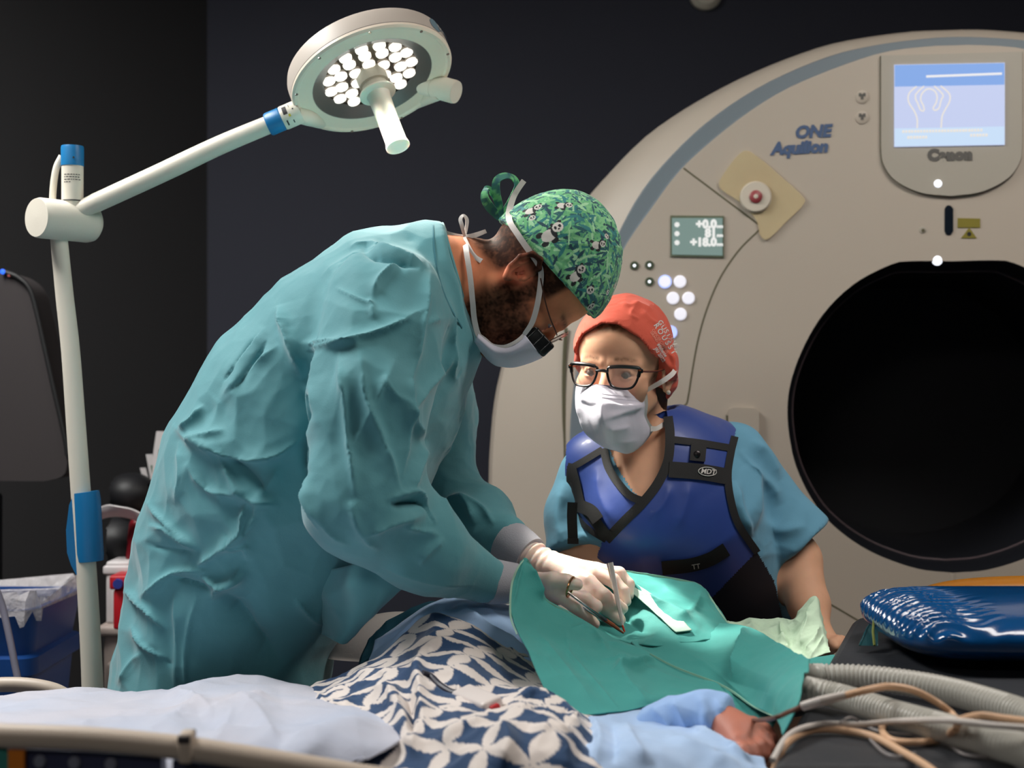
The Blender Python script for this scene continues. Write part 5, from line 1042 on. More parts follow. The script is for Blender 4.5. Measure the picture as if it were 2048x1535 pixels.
lathe2('cuff', RA[-1]+(RA[-2]-RA[-1])*.08, w1, [(.030, 0), (.0345, .03), (.035, .2), (.033, .5), (.031, .9), (.0295, 1.0), (.026, 1.0)], M_cuff, gown_o)
lathe2('cuff', LA[-1]+(LA[-2]-LA[-1])*.15, w2+(LA[-1]-w2)*.45, [(.034, 0), (.039, .04), (.0395, .3), (.037, .7), (.034, 1.0), (.028, 1.0)], M_cuff, gown_o)
# gloves
M_glove = mat('latex_glove', (234, 212, 200), .42, sss=.5, bump=(160, .2, .0015), sssrad=(1, .42, .22))
def gl(h, a, ra, wr):
    W_ = PA(np.array(h['wrist'], float))
    def fn(p):
        s = (p-a) @ (W_-a)/((W_-a) @ (W_-a)); d = cap(p, a, W_, ra, .0245)+wr*.0014*np.sin(s*30)*(s < 1.15)
        return smin(d, hand(p, **h), .012)
    return fn
a1 = RA[-1]+(w1-RA[-1])*.5; a2 = LA[-1]+(w2-LA[-1])*.18
V, Fc = nets(gl(rh, a1, .031, .6), np.minimum(a1, w1)-.14, PA(np.array(rh['palm'], float))+.14, .0028, 2); mk('glove', V, Fc, M_glove, surg)
V, Fc = nets(gl(lh, a2, .0325, 1.6), np.minimum(a2, w2)-.16, PA(np.array(lh['palm'], float))+.14, .0028, 2); mk('glove', V, Fc, M_glove, surg)
# hanging front flap of the gown
M_gdk = M_gown
sheet('gown_flap', [[(560, 1180, 2.32), (620, 1150, 2.26), (700, 1130, 2.16), (770, 1125, 2.13), (850, 1140, 2.14)], [(575, 1215, 2.33), (630, 1195, 2.26), (700, 1180, 2.15), (765, 1172, 2.13), (810, 1172, 2.14)], [(595, 1238, 2.33), (640, 1230, 2.26), (700, 1225, 2.16), (745, 1220, 2.15), (770, 1208, 2.16)], [(612, 1255, 2.33), (650, 1262, 2.26), (680, 1272, 2.19), (705, 1270, 2.18), (738, 1238, 2.18)], [(618, 1262, 2.33), (650, 1270, 2.26), (672, 1282, 2.2), (690, 1286, 2.19), (705, 1272, 2.19)]], 40, 50, M_gown, gown_o, [([(620, 1200), (680, 1180), (760, 1150)], 20, 20, .004)], (8, .002, 51), .0015)
# cap
brim = lambda x: .043+.305*(x-.010)
def s_cap(p):
    q = HS.loc(p); d = ell(q, (-.002, 0, .052), (.1125, .0885, .112)); d = smin(d, ell(q, (.042, 0, .046), (.0635, .0745, .070)), .03)
    d = smin(d, ell(q, (-.02, 0, .10), (.083, .074, .072)), .03)
    return smax(d, brim(q[:, 0])-q[:, 2]+.0006*np.sin(q[:, 1]*300), .002)*HS.s
V, Fc = nets(s_cap, HS.O-.2, HS.O+.2, .0021, 1); V, Fc = subdiv(V, Fc)
q = HS.loc(V); n_ = normals(V, Fc); V = V+n_*(.0012*crumple(V*16, 4))[:, None]
rng = np.random.default_rng(3); pal = [np.array(lin(c)) for c in ((22, 66, 82), (128, 198, 140), (38, 122, 124), (100, 178, 120), (30, 92, 100), (160, 214, 168), (110, 186, 130))]
cc = np.tile(np.array(lin((78, 158, 120))), (len(V), 1)); base_n = vnoise(V*40, 2); cc = np.where((base_n > .15)[:, None], np.array(lin((104, 178, 128))), cc)
idx = rng.integers(0, len(V), 3000); tree_c = V[idx]
KD = KDTree(len(V))
for k, v_ in enumerate(V): KD.insert(v_, k)
KD.balance()
for k in range(3000):
    c0 = V[idx[k]]; nn = n_[idx[k]]; t = np.cross(nn, rng.normal(size=3)); t /= np.linalg.norm(t); L_ = rng.uniform(.008, .018); wd = rng.uniform(.0014, .0032)
    m = np.array([i_ for _, i_, _ in KD.find_range(c0, L_)]); r = V[m]-c0; s = r @ t; o = np.linalg.norm(r-s[:, None]*t, axis=1); hit_ = (np.abs(s) < L_) & (o < wd*(1-(s/L_)**2)); cc[m[hit_]] = pal[k % 7]
def z4(x, y): return (850+x/3.655, 330+y/3.655)
def panda(px, py, ang, sz, body=True, headoff=(1.25, .35)):
    """white bear body and head with black ears, eyes and limbs, printed flat"""
    d = np.array(P(px, py, 1))-np.array(EYE); best = None; bvc = BVHC.ray_cast(EYE, Vector(d).normalized())
    if bvc[0] is None: return
    c0 = np.array(bvc[0]); nn = np.array(bvc[1]); ex_ = np.cross((0, 1, 0), nn); 
    ex_ = np.array([1, 0, 0])-nn*nn[0]; ex_ /= np.linalg.norm(ex_); ey_ = np.array([0, 0, 1])-nn*nn[2]-0*ex_; ey_ -= ex_*(ey_ @ ex_); ey_ /= np.linalg.norm(ey_)
    m = np.nonzero(np.abs(V-c0).max(1) < sz*3.2)[0]; r = V[m]-c0; ca, sa = math.cos(ang), math.sin(ang)
    a = r @ ex_; b_ = r @ ey_; x = (a*ca+b_*sa)/sz; y = (-a*sa+b_*ca)/sz
    w_, k_ = np.array(lin((215, 212, 205))), np.array(lin((20, 24, 30)))
    def e(cx, cy, rx, ry): return ((x-cx)/rx)**2+((y-cy)/ry)**2 < 1
    if body:
        for bx_, by_ in ((-.75, -.62), (.35, -.75), (.55, .45), (-.85, .5)): cc[m[e(bx_, by_, .42, .3)]] = k_
        cc[m[e(0, 0, .85, .62)]] = w_; cc[m[e(.62, 0, .28, .62)]] = k_
    hx_, hy_ = headoff if body else (0, 0)
    for s_ in (-1, 1): cc[m[e(hx_+.42*s_, hy_+.48, .22, .22)]] = k_
    cc[m[e(hx_, hy_, .6, .54)]] = w_
    for s_ in (-1, 1): cc[m[e(hx_+.25*s_, hy_+.05, .15, .2)]] = k_
    cc[m[e(hx_, hy_-.22, .12, .09)]] = k_
BVHC = BVHTree.FromPolygons(V.tolist(), Fc.tolist())
for x, y, an, sz, bd_ in ((905, 515, .5, .0135, 1), (1255, 585, -.1, .0085, 1), (1100, 815, .6, .0105, 1), (1045, 915, .2, .0095, 1), (1210, 915, .0, .0105, 0), (1215, 1035, .1, .0105, 0), (1390, 880, .2, .0085, 0), (770, 335, .1, .0095, 1), (635, 505, .6, .009, 1), (785, 385, .3, .008, 0), (1000, 295, -.2, .008, 1), (1335, 930, .3, .007, 0), (1330, 520, -.6, .007, 0)): panda(*z4(x, y), an, sz*1.12, bd_)
M_cap = mat('panda_print', (80, 160, 120), .8, attr='Col', bump=(320, .2, .001), sheen=.15)
cap_o = mk('cap', V, Fc, M_cap, surg, col=cc, label='green leaf-print cap with small pandas')
def printed(name, pts, w, parent, twist=None, lab=None, seed=0):
    o = ribbon(name, pts, w, M_cap, parent, .0015, 60, twist, lab); me = o.data; n = len(me.vertices); a = me.color_attributes.new('Col', 'FLOAT_COLOR', 'POINT')
    v = np.array([vv.co[:] for vv in me.vertices]); x = vnoise(v*160, seed); c = np.ones((n, 4)); c[:, :3] = np.where((x > .25)[:, None], pal[3], np.where((x < -.3)[:, None], pal[4], np.array(lin((40, 110, 96))))); a.data.foreach_set('color', c.ravel()); return o
printed('cap_tie', [(1006, 442, 2.33), (994, 430, 2.33), (978, 412, 2.325), (969, 394, 2.32), (973, 377, 2.32), (983, 383, 2.33), (994, 402, 2.335), (1006, 438, 2.335)], [8, 16, 20, 18, 16, 16, 12, 8], cap_o, [0, .3, .4, .5, 1, .6, .3, 0], 'looped tie at the back of the cap', 1)
printed('cap_tie', [(1006, 440, 2.33), (998, 410, 2.325), (992, 385, 2.32), (994, 360, 2.315), (1012, 351, 2.315), (1028, 357, 2.325), (1034, 372, 2.33), (1024, 396, 2.335), (1010, 420, 2.335), (1006, 440, 2.335)], [8, 16, 18, 16, 16, 16, 12, 12, 10, 8], cap_o, [0, .2, .3, .4, .8, .6, .3, .2, 0], None, 2)
# mask, ties, loupes
M_mask = mat('mask_white', (206, 204, 218), .8, bump=(350, .2, .001)); M_tie = mat('tape_white', (216, 210, 206), .8, bump=(500, .3, .001))
mk_ = [(1049, 668), (1036, 680), (1020, 690), (1005, 693), (985, 690), (956, 668)]; md_ = [(1083, 712), (1060, 722), (1030, 731), (1008, 731), (985, 724), (948, 688)]
cols = []
for k in range(6):
    e, c = np.array(mk_[k], float), np.array(md_[k], float); row = []
    for s, dd in ((0, 2.252), (.35, 2.248), (.72, 2.262), (1.0, 2.30), (1.0, 2.345), (.72, 2.385), (.35, 2.39), (0, 2.385)): row.append((e[0]+(c[0]-e[0])*s, e[1]+(c[1]-e[1])*s, dd))
    cols.append(row)
mask_o = sheet('face_mask', cols, 50, 60, M_mask, surg, [([(1000, 692), (992, 705), (988, 722)], 3, 3, .003), ([(1070, 690), (1062, 705), (1055, 722)], 2, 3, .002), ([(1010, 700), (1030, 712), (1060, 705)], 5, 4, .003), ([(975, 690), (985, 704), (988, 724)], 3, 5, -.003)], None, .0015, label='white pleated surgical mask')
ribbon('mask_edge', [(1050, 667, 2.251), (1036, 680, 2.249), (1020, 689, 2.249), (1005, 693, 2.25), (985, 690, 2.252), (970, 678, 2.253), (956, 668, 2.254)], 7, M_tie, mask_o)
ribbon('mask_tie', [(1049, 668, 2.25), (1064, 645, 2.245), (1074, 612, 2.241), (1080, 575, 2.24), (1082, 545, 2.238), (1075, 525, 2.235), (1055, 497, 2.233), (1035, 468, 2.235), (1020, 444, 2.25), (1018, 425, 2.29), (1026, 396, 2.30), (1036, 378, 2.30), (1048, 361, 2.30)], [9, 11, 11, 11, 11, 12, 12, 12, 12, 13, 12, 11, 11], M_tie, mask_o, n=80)
ribbon('mask_tie', [(975, 690, 2.256), (958, 672, 2.256), (949, 640, 2.252), (945, 600, 2.246), (940, 550, 2.246), (933, 505, 2.256), (929, 474, 2.30)], 11, M_tie, mask_o, n=60)
ribbon('mask_tie', [(885, 462, 2.31), (905, 470, 2.30), (929, 473, 2.30), (950, 470, 2.30), (972, 462, 2.31)], [7, 10, 8, 10, 8], M_tie, mask_o)
ribbon('mask_tie', [(929, 473, 2.295), (924, 452, 2.29), (921, 438, 2.29), (927, 431, 2.29), (934, 440, 2.295), (932, 460, 2.297), (929, 474, 2.297)], [5, 8, 9, 8, 8, 6, 5], M_tie, mask_o, twist=[0, .5, .8, .5, 0])
ribbon('mask_tie', [(929, 474, 2.29), (938, 495, 2.27), (950, 513, 2.262), (963, 522, 2.258)], [6, 8, 9, 10], M_tie, mask_o)
M_wire = mat('wire_brown', (96, 66, 58), .3, metal=.7); M_loupe = mat('loupe_black', (24, 26, 27), .3, bump=(500, .2, .001)); M_lens = mat('clear_lens', (220, 200, 196), .05, alpha=.28, coat=.5)
gls = root('loupe_glasses', 'wire-framed glasses with black magnifying loupes worn by the bending surgeon', 'glasses', P(1105, 670, 2.3))
MB().tube(spline([P(1081, 556, 2.235), P(1090, 600, 2.235), P(1100, 635, 2.238), P(1111, 661, 2.25), P(1114, 670, 2.262)], 30), .0011, 8).build('temple_wire', M_wire, gls)
MB().tube(spline([P(1081, 556, 2.40), P(1100, 635, 2.398), P(1114, 670, 2.374)], 20), .0011, 8).build('temple_wire', M_wire, gls)
def hloc(x, y, z): return HS.wv(x, y, z)
for sy in (-1, 1):
    pts = spline([(y_, z_) for y_, z_ in [(.008, .014), (.02, .019), (.045, .018), (.054, .008), (.052, -.012), (.035, -.022), (.016, -.018), (.008, -.004)]], 40, closed=True)
    L_ = [hloc(.116-.004*abs(y_)/.05, y_*sy, z_+.004) for y_, z_ in pts]
    MB().prism(L_, HS.A[:, 0]*.0015).build('lens', M_lens, gls, smooth=False); MB().tube(L_+L_[:2], .0008, 6, cap=False).build('lens_rim', M_wire, gls)
MB().tube([hloc(.117, -.008, .008), hloc(.119, 0, .011), hloc(.117, .008, .008)], .001, 6).build('bridge', M_wire, gls)
for sy, dd in ((-1, 2.272), (1, 2.345)):
    a_, b_ = P(1056, 659, dd), P(1098, 704, dd); dirn = (b_-a_).normalized(); up_ = Vector((0, 1, 0)); sd = dirn.cross(up_)
    Rm = Matrix((dirn, up_, sd)).transposed(); lo_ = MB().box((a_+b_)/2, ((b_-a_).length, .028, .026), Rm, .004).build('loupe', M_loupe, gls)
    for t in (.2, .5, .8): MB().box(a_+(b_-a_)*t, (.0025, .029, .027), Rm, .001).build('loupe_rib', M_loupe, lo_)
# ---------------------------------------------------------------- instruments
nh = root('needle_holder', 'steel needle holder with ring handles in the near gloved hand', 'instrument', P(1190, 1220, 2.16))
def tubeP(pts, r, n=24, seg=10, flat=1.0): return MB().tube(spline([P(*p) for p in pts], n), r, seg, flat=flat)
M_blood = mat('blood_smear', (196, 60, 36), .35)
tubeP([(1136, 1184, 2.15), (1160, 1202, 2.143), (1190, 1224, 2.146), (1222, 1246, 2.16), (1246, 1264, 2.172)], np.linspace(.0022, .0016, 24)).build('shank', M_steel, nh)
tubeP([(1139, 1190, 2.158), (1166, 1212, 2.15), (1194, 1232, 2.152), (1222, 1249, 2.164), (1246, 1265, 2.175)], np.linspace(.0022, .0016, 24)).build('shank', M_steel, nh)
tubeP([(1212, 1240, 2.157), (1228, 1251, 2.162), (1247, 1265, 2.172)], [.0032]*12+[.0026]*6+[.0015]*6).build('jaw', mat('bloody_steel', (206, 110, 78), .3, metal=.6), nh, label='blood-smeared jaws')
rc = P(1141, 1173, 2.152); rg_ = [rc+Vector((.0085*math.cos(t)*.55+.004*math.sin(t), .011*math.cos(t), .0145*math.sin(t))) for t in np.linspace(0, 6.283, 33)]
MB().tube(rg_, .0019, 8, cap=False).build('ring_handle', mat('gilt_steel', (200, 150, 110), .25, metal=1), nh)
rc = P(1150, 1200, 2.20); rg_ = [rc+Vector((.007*math.cos(t), .012*math.cos(t), .013*math.sin(t))) for t in np.linspace(0, 6.283, 33)]
MB().tube(rg_, .0019, 8, cap=False).build('ring_handle', M_steel, nh)
fo = root('forceps', 'steel thumb forceps held upright in the far gloved hand, tip bloody', 'instrument', P(1240, 1200, 2.22))
for k, off in enumerate((0, .004)):
    tubeP([(1221-4*k, 1125, 2.232+off*2), (1229-2*k, 1165, 2.222+off*2.2), (1240-k, 1220, 2.205+off*1.5), (1248, 1262, 2.19+off*.1)], np.interp(np.linspace(0, 1, 24), [0, .3, .75, 1], [.0052, .0048, .003, .0012]), flat=.35).build('arm', mat('forceps_lit_white', (244, 240, 236), .25, metal=.0, coat=.5) if k == 0 else M_steel, fo)  # first arm plain white: bright reflection on the steel put into its colour
tubeP([(1245, 1250, 2.193), (1249, 1263, 2.189)], [.0017]*24).build('tip', M_blood, fo, label='blood-red tip')
# ---------------------------------------------------------------- the assistant
wom = root('person', 'person in orange cap, glasses, face mask and blue lead apron leaning in beside the scanner', 'person', (.46, 2.88, 0))
psi = math.radians(22)
fw = Vector((-math.sin(psi), -math.cos(psi), -.06)); uw = Vector((.05, -.06, 1))
HW = Head(P(1246, 745, 2.505), fw, uw, .95, True, squint=.0034)
WT = PA(np.array([(1490, 1330, 2.82), (1455, 1230, 2.76), (1400, 1120, 2.68), (1345, 1010, 2.60), (1318, 940, 2.565)], float)); WR = np.array([.165, .16, .162, .155, .10])
WRA = PA(np.array([(1182, 958, 2.56), (1156, 1040, 2.56), (1168, 1122, 2.52), (1228, 1178, 2.47), (1282, 1222, 2.42)], float))
WLA = PA(np.array([(1465, 925, 2.62), (1520, 1020, 2.64), (1592, 1120, 2.62), (1618, 1210, 2.56), (1632, 1262, 2.51)], float))
wlh = dict(wrist=(1632, 1262, 2.51), palm=(1645, 1285, 2.475), fingers=[[(1650, 1296, 2.45), (1660, 1290, 2.415), (1668, 1288, 2.395), (1672, 1294, 2.385)], [(1655, 1292, 2.46), (1668, 1286, 2.425), (1676, 1284, 2.405), (1680, 1291, 2.395)], [(1660, 1288, 2.47), (1674, 1283, 2.44), (1682, 1282, 2.42), (1686, 1288, 2.41)], [(1663, 1284, 2.48), (1676, 1280, 2.455), (1683, 1280, 2.44), (1687, 1286, 2.43)]], thumb=[(1636, 1282, 2.48), (1634, 1298, 2.455), (1642, 1304, 2.44), (1650, 1304, 2.43)])
wrh = dict(wrist=(1282, 1222, 2.42), palm=(1312, 1237, 2.385), fingers=[[(1332, 1247, 2.37), (1348, 1255, 2.35), (1356, 1263, 2.34), (1360, 1271, 2.335)], [(1334, 1243, 2.38), (1352, 1249, 2.36), (1362, 1257, 2.35), (1366, 1265, 2.345)], [(1336, 1239, 2.39), (1354, 1243, 2.375), (1364, 1251, 2.365), (1368, 1259, 2.36)], [(1336, 1235, 2.4), (1352, 1237, 2.39), (1362, 1245, 2.38), (1366, 1251, 2.375)]], thumb=[(1294, 1241, 2.4), (1312, 1257, 2.375), (1324, 1263, 2.365), (1334, 1267, 2.36)])
SHa, SHb = np.array(P(1195, 935, 2.56)), np.array(P(1420, 925, 2.61))
def w_torso(p, g):
    d = chain(p, WT, WR+g, .05)
    d = smin(d, chain(p, [SHa, np.array(P(1312, 930, 2.57)), SHb], [.062+g, .085+g, .062+g], .03), .05)
    return smin(d, sph(np.c_[p[:, 0], p[:, 1], p[:, 2]], P(1270, 1050, 2.50), .085+g*.6), .07)
def w_body(p):
    d = w_torso(p, -.012)
    d = smin(d, chain(p, [np.array(P(1300, 935, 2.575)), np.array(P(1282, 860, 2.56)), HW.w(np.array([-.012, 0, -.02]))], [.062, .050, .049], .02), .018)
    d = smin(d, chain(p, WRA, [.048, .044, .043, .036, .025], .015), .03); d = smin(d, chain(p, WLA, [.062, .052, .045, .036, .026], .015), .03)
    d = smin(d, near(p, HW.O, .2, HW.sdf), .014)
    d = smin(d, near(p, PA(np.array(wlh['palm'], float)), .1, lambda q: hand(q, **wlh)), .006); d = smin(d, near(p, PA(np.array(wrh['palm'], float)), .1, lambda q: hand(q, **wrh)), .006)
    for fx, fy in ((.40, 2.96), (.56, 2.90)):
        d = smin(d, chain(p, [(.40+(fx-.48)*.7, 2.86, .62), (fx, fy-.02, .42), (fx, fy+.02, .09)], [.1, .062, .045], .03), .03)
        d = smin(d, smax(ell(p, (fx, fy-.05, .045), (.046, .125, .05)), .004-p[:, 2], .006), .02)
    return d
V, Fc = nets(w_body, (.0, 2.25, -.02), (.8, 3.15, 1.4), .006, 1)
V, Fc = refine(V, Fc, lambda c: np.linalg.norm(c-HW.O, axis=1) < .15, w_body, 2)
q = HW.loc(V); ay = np.abs(q[:, 1]); nz = vnoise(q*130, 5)*.5+vnoise(q*300, 6)*.5; hd = np.linalg.norm(q, axis=1) < .19
col = np.tile(np.array(lin((228, 176, 144))), (len(V), 1))*(1+.04*vnoise(q*50, 9)+.03*nz)[:, None]
ck = np.exp(-(np.linalg.norm(np.c_[q[:, 0]-.08, ay-.035, q[:, 2]+.025], axis=1)/.022)**2)+np.exp(-(np.linalg.norm(q-np.array([.118, 0, -.028]), axis=1)/.016)**2); ck = np.clip(ck, 0, 1)*hd*.55
col = col*(1-ck[:, None])+np.array(lin((222, 128, 100)))*ck[:, None]
hairw = np.array(lin((86, 58, 34)))
hm = np.maximum(ss(q[:, 2]-.074+.56*np.clip(ay-.03, 0, 1), 0, .012), ss(-q[:, 0], -.035, -.02)*ss(q[:, 2], -.02, .0))*hd*ss(q[:, 2], -.05, -.03); hm = np.clip(hm*(.85+.4*nz), 0, 1)
hm[(np.linalg.norm(np.c_[q[:, 0]+.01, ay-.084, q[:, 2]], axis=1) < .036) & (ay > .073)] = 0
brow = np.exp(-((q[:, 2]-.0300-.10*(ay-.02)+2.2*np.clip(ay-.036, 0, 1)**1.0*.16)/.0042)**2)*ss(ay, .011, .017)*ss(-ay, -.056, -.044)*(q[:, 0] > .06)*np.clip(.6+.5*nz, 0, 1)*hd
for k_, c_ in ((hm, hairw), (brow*.95, np.array(lin((92, 58, 36))))): col = col*(1-k_[:, None]*.92)+c_*k_[:, None]*.92
lash = np.exp(-(np.linalg.norm(np.c_[q[:, 0]-.0935, (ay-.032)*.55, q[:, 2]-.0065], axis=1)/.0045)**2)*hd*.75; col = col*(1-lash[:, None])+np.array(lin((52, 34, 28)))*lash[:, None]
mk('body', V, Fc, mat('skin_fair', (228, 176, 144), .6, spec=.3, attr='Col', sss=.12, bump=(400, .1, .001)), wom, col=np.clip(col, 0, 1)); HW.eyes(wom, (96, 92, 84))
# scrub top with short sleeves
M_scrub = mat('scrub_blue', (104, 166, 196), .8, bump=(420, .2, .0012), sheen=.2)
SRa = [np.array(P(1184, 955, 2.565)), np.array(P(1152, 1030, 2.56)), np.array(P(1160, 1102, 2.53))]; SLa = [np.array(P(1462, 918, 2.62)), np.array(P(1520, 1005, 2.64)), np.array(P(1590, 1085, 2.63))]
def w_scrub(p):
    d = w_torso(p, -.009); e = chain(p, SRa, [.062, .054, .062], .02)
    n1 = (SRa[2]-SRa[1])/np.linalg.norm(SRa[2]-SRa[1]); e = smax(e, (p-SRa[2]) @ n1-.004, .006); d = smin(d, e, .012)
    e = chain(p, SLa, [.07, .066, .074], .02); n2 = (SLa[2]-SLa[1])/np.linalg.norm(SLa[2]-SLa[1]); e = smax(e, (p-SLa[2]) @ n2-.008, .006); d = smin(d, e, .012)
    d = smax(d, -cap(p, P(1298, 905, 2.57), P(1278, 790, 2.57), .056, .075), .004)
    return smax(d, .6-p[:, 2], .01)
V, Fc = nets(w_scrub, (.0, 2.3, .55), (.85, 3.05, 1.2), .007, 1); V, Fc = subdiv(V, Fc); V = relax(V, Fc, 1)
V = folds(V, Fc, [([(1475, 900), (1500, 940), (1510, 1010), (1500, 1060)], 10, 16, .014), ([(1470, 960), (1475, 1020), (1500, 1075)], 8, 10, .014), ([(1485, 930), (1540, 970), (1560, 1010)], 12, 14, .010), ([(1500, 880), (1530, 905), (1560, 960)], 9, 10, .009), ([(1130, 960), (1120, 1040), (1140, 1100)], 12, 16, .010), ([(1175, 1040), (1190, 1055), (1210, 1050)], 7, 7, .006), ([(1520, 1040), (1560, 1060), (1620, 1050)], 16, 12, .007), ([(1150, 1070), (1180, 1075), (1205, 1080)], 7, 9, .006)])
n_ = normals(V, Fc); V = V+n_*(.0012*crumple(V*9, 17)+paper(V, .08, .14, 5))[:, None]
Vn = (1278, 1000); 
V, Fc = cut(V, Fc, [(1212, 880), (1230, 925), (1260, 975), (1284, 1003), (1312, 985), (1340, 920), (1345, 880), (1320, 800), (1230, 820)], 2.62)
mk('scrub_top', V, Fc, M_scrub, wom, label='pale blue short-sleeved scrub top')
# lead apron
M_apron = mat('apron_blue', (42, 70, 150), .5, bump=(30, .12, .003), sheen=.1, coat=.1); M_trim = mat('trim_black', (24, 24, 26), .75, bump=(600, .3, .001)); M_aplow = mat('apron_shade_black', (22, 24, 34), .6)
def w_apron(p):
    d = w_torso(p, .008)
    for sg_ in (SRa, SLa):
        ax_ = sg_[1]-sg_[0]; ax_ = ax_/np.linalg.norm(ax_)
    d = smin(d, cap(p, P(1352, 862, 2.59), P(1420, 900, 2.61), .03, .05), .03); d = smax(d, -cap(p, P(1298, 905, 2.57), P(1278, 790, 2.57), .058, .068), .006)
    return smax(d, .52-p[:, 2], .01)
V, Fc = nets(w_apron, (.0, 2.3, .5), (.85, 3.05, 1.2), .007, 1); V, Fc = subdiv(V, Fc); V = relax(V, Fc, 2)
V = folds(V, Fc, [([(1340, 965), (1330, 1000), (1300, 1040)], 9, 9, .004), ([(1380, 960), (1370, 1010), (1350, 1060)], 12, 9, .004), ([(1195, 930), (1200, 990), (1230, 1050)], 10, 10, .004)])
bva = BVHTree.FromPolygons(V.tolist(), Fc.tolist())
V, Fc = cut(V, Fc, [(1205, 885), (1216, 915), (1240, 968), (1292, 1006), (1322, 970), (1335, 930), (1338, 880), (1330, 800), (1215, 820)], 2.62)
def low(V): q_ = pix(V); return ss(q_[:, 1]+.35*(q_[:, 0]-1400), 1150, 1200)
V, Fc = cut(V, Fc, [(1473, 855), (1462, 905), (1456, 950), (1462, 1000), (1478, 1050), (1515, 1105), (1548, 1160), (1566, 1240), (1720, 1240), (1720, 850)], 2.75, True)
V, Fc = cut(V, Fc, [(1134, 870), (1130, 940), (1136, 985), (1151, 1030), (1179, 1060), (1205, 1078), (1190, 1130), (1040, 1120), (1040, 860)], 2.85, True)
qf = pix(V[Fc].mean(1)); blk = qf[:, 1]-1230+1.036*(qf[:, 0]-1390) > 0  # lower right split off as black: shadow on the apron put into colour
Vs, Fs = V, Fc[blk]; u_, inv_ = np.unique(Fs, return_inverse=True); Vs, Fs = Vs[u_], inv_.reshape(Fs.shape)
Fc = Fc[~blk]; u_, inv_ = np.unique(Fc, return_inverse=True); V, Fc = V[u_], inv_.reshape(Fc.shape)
ap = mk('lead_apron', V, Fc, M_apron, wom, label='royal blue lead apron with black edging'); mk('apron_shaded', Vs, Fs, M_aplow, wom, label='lower part of the lead apron, its shade put in as black')
def astrip(name, line, w, m=M_trim, lift=.0015, thick=.0016, label=None, n=46, parent=ap):
    V, Fc = strip(bva, line, w, lift, n, thick); return MB().add(V, Fc).build(name, m, parent, label=label)
astrip('edging', [(1336, 832), (1340, 870), (1336, 920), (1316, 965), (1285, 1005), (1250, 1040), (1212, 1080)], 19); astrip('edging', [(1207, 896), (1217, 935), (1240, 970), (1262, 992), (1290, 1003)], 16)
astrip('edging', [(1142, 926), (1138, 948), (1141, 985), (1152, 1030), (1180, 1060), (1212, 1080)], 11); astrip('edging', [(1470, 872), (1462, 905), (1456, 950), (1462, 1000), (1478, 1050), (1515, 1105)], 15); astrip('shoulder_seam', [(1136, 938), (1162, 924), (1205, 898)], 13); astrip('shoulder_seam', [(1342, 878), (1400, 885), (1460, 895)], 14)
astrip('chest_band', [(1338, 938), (1400, 943), (1454, 952)], 32, lift=.003, label='black band with an oval maker mark')
sn = astrip('snap_tab', [(1381, 903), (1412, 906)], 34, lift=.0045)
h_ = hit(bva, 1394, 908, .007); MB().lathe([(.0062, 0), (.0058, .002), (.003, .0035), (0, .0037)], h_, (0, -1, .15), 16).build('snap', mat('snap_dark', (52, 48, 50), .3, metal=.7), sn)
astrip('webbing', [(1142, 935), (1150, 965), (1158, 1000), (1162, 1012)], 20, lift=.0035); wb_ = astrip('webbing', [(1162, 1008), (1185, 1035), (1200, 1055), (1212, 1070)], 22, lift=.0045)
astrip('buckle', [(1148, 1008), (1180, 1020), (1196, 1040)], 26, lift=.007, thick=.004); ribbon('strap_end', [(1145, 1004, 2.47), (1144, 1030, 2.468), (1145, 1060, 2.468), (1146, 1086, 2.47)], 20, M_trim, ap, .003); ribbon('strap_hem', [(1146, 1076, 2.466), (1146, 1087, 2.466)], 22, M_trim, ap, .003, 6)
pk = astrip('pocket_flap', [(1324, 1136), (1380, 1130), (1420, 1118), (1453, 1098)], 28, lift=.004, thick=.003, label='black pocket flap printed with two letters')
def otext(name, body, x, y, s, m, bv, rot=0, lift=.006, parent=None, shear=0, bold=0, align='CENTER', sp=1.0, back=None):
    """lettering that follows a surface; s is the letter height in pixels"""
    def pl(u, v):
        xx, yy = x+u*math.cos(rot)+v*math.sin(rot), y+u*math.sin(rot)-v*math.cos(rot); h = hit(bv, xx, yy, lift); return h if h is not None else P(xx, yy, (back or 2.45)-lift)
    return text(name, body, pl, s/.72, m, parent, shear, bold*s, align, spacing=sp)
M_wtxt = mat('print_white', (214, 210, 206), .7)
otext('lettering', 'TT', 1393, 1137, 10, M_wtxt, bva, -.17, .0095, pk, bold=.02)
otext('lettering', 'MDT', 1416, 947, 10, M_wtxt, bva, .10, .006, ap, bold=.03, shear=.15)
el = [hit(bva, 1415+18*math.cos(t)-1*math.sin(t), 942.5+8.5*math.sin(t)+1.5*math.cos(t), .006) or P(1415, 942, 2.45) for t in np.linspace(0, 6.283, 33)]; MB().tube(el, .0007, 6, cap=False).build('oval_mark', M_wtxt, ap)
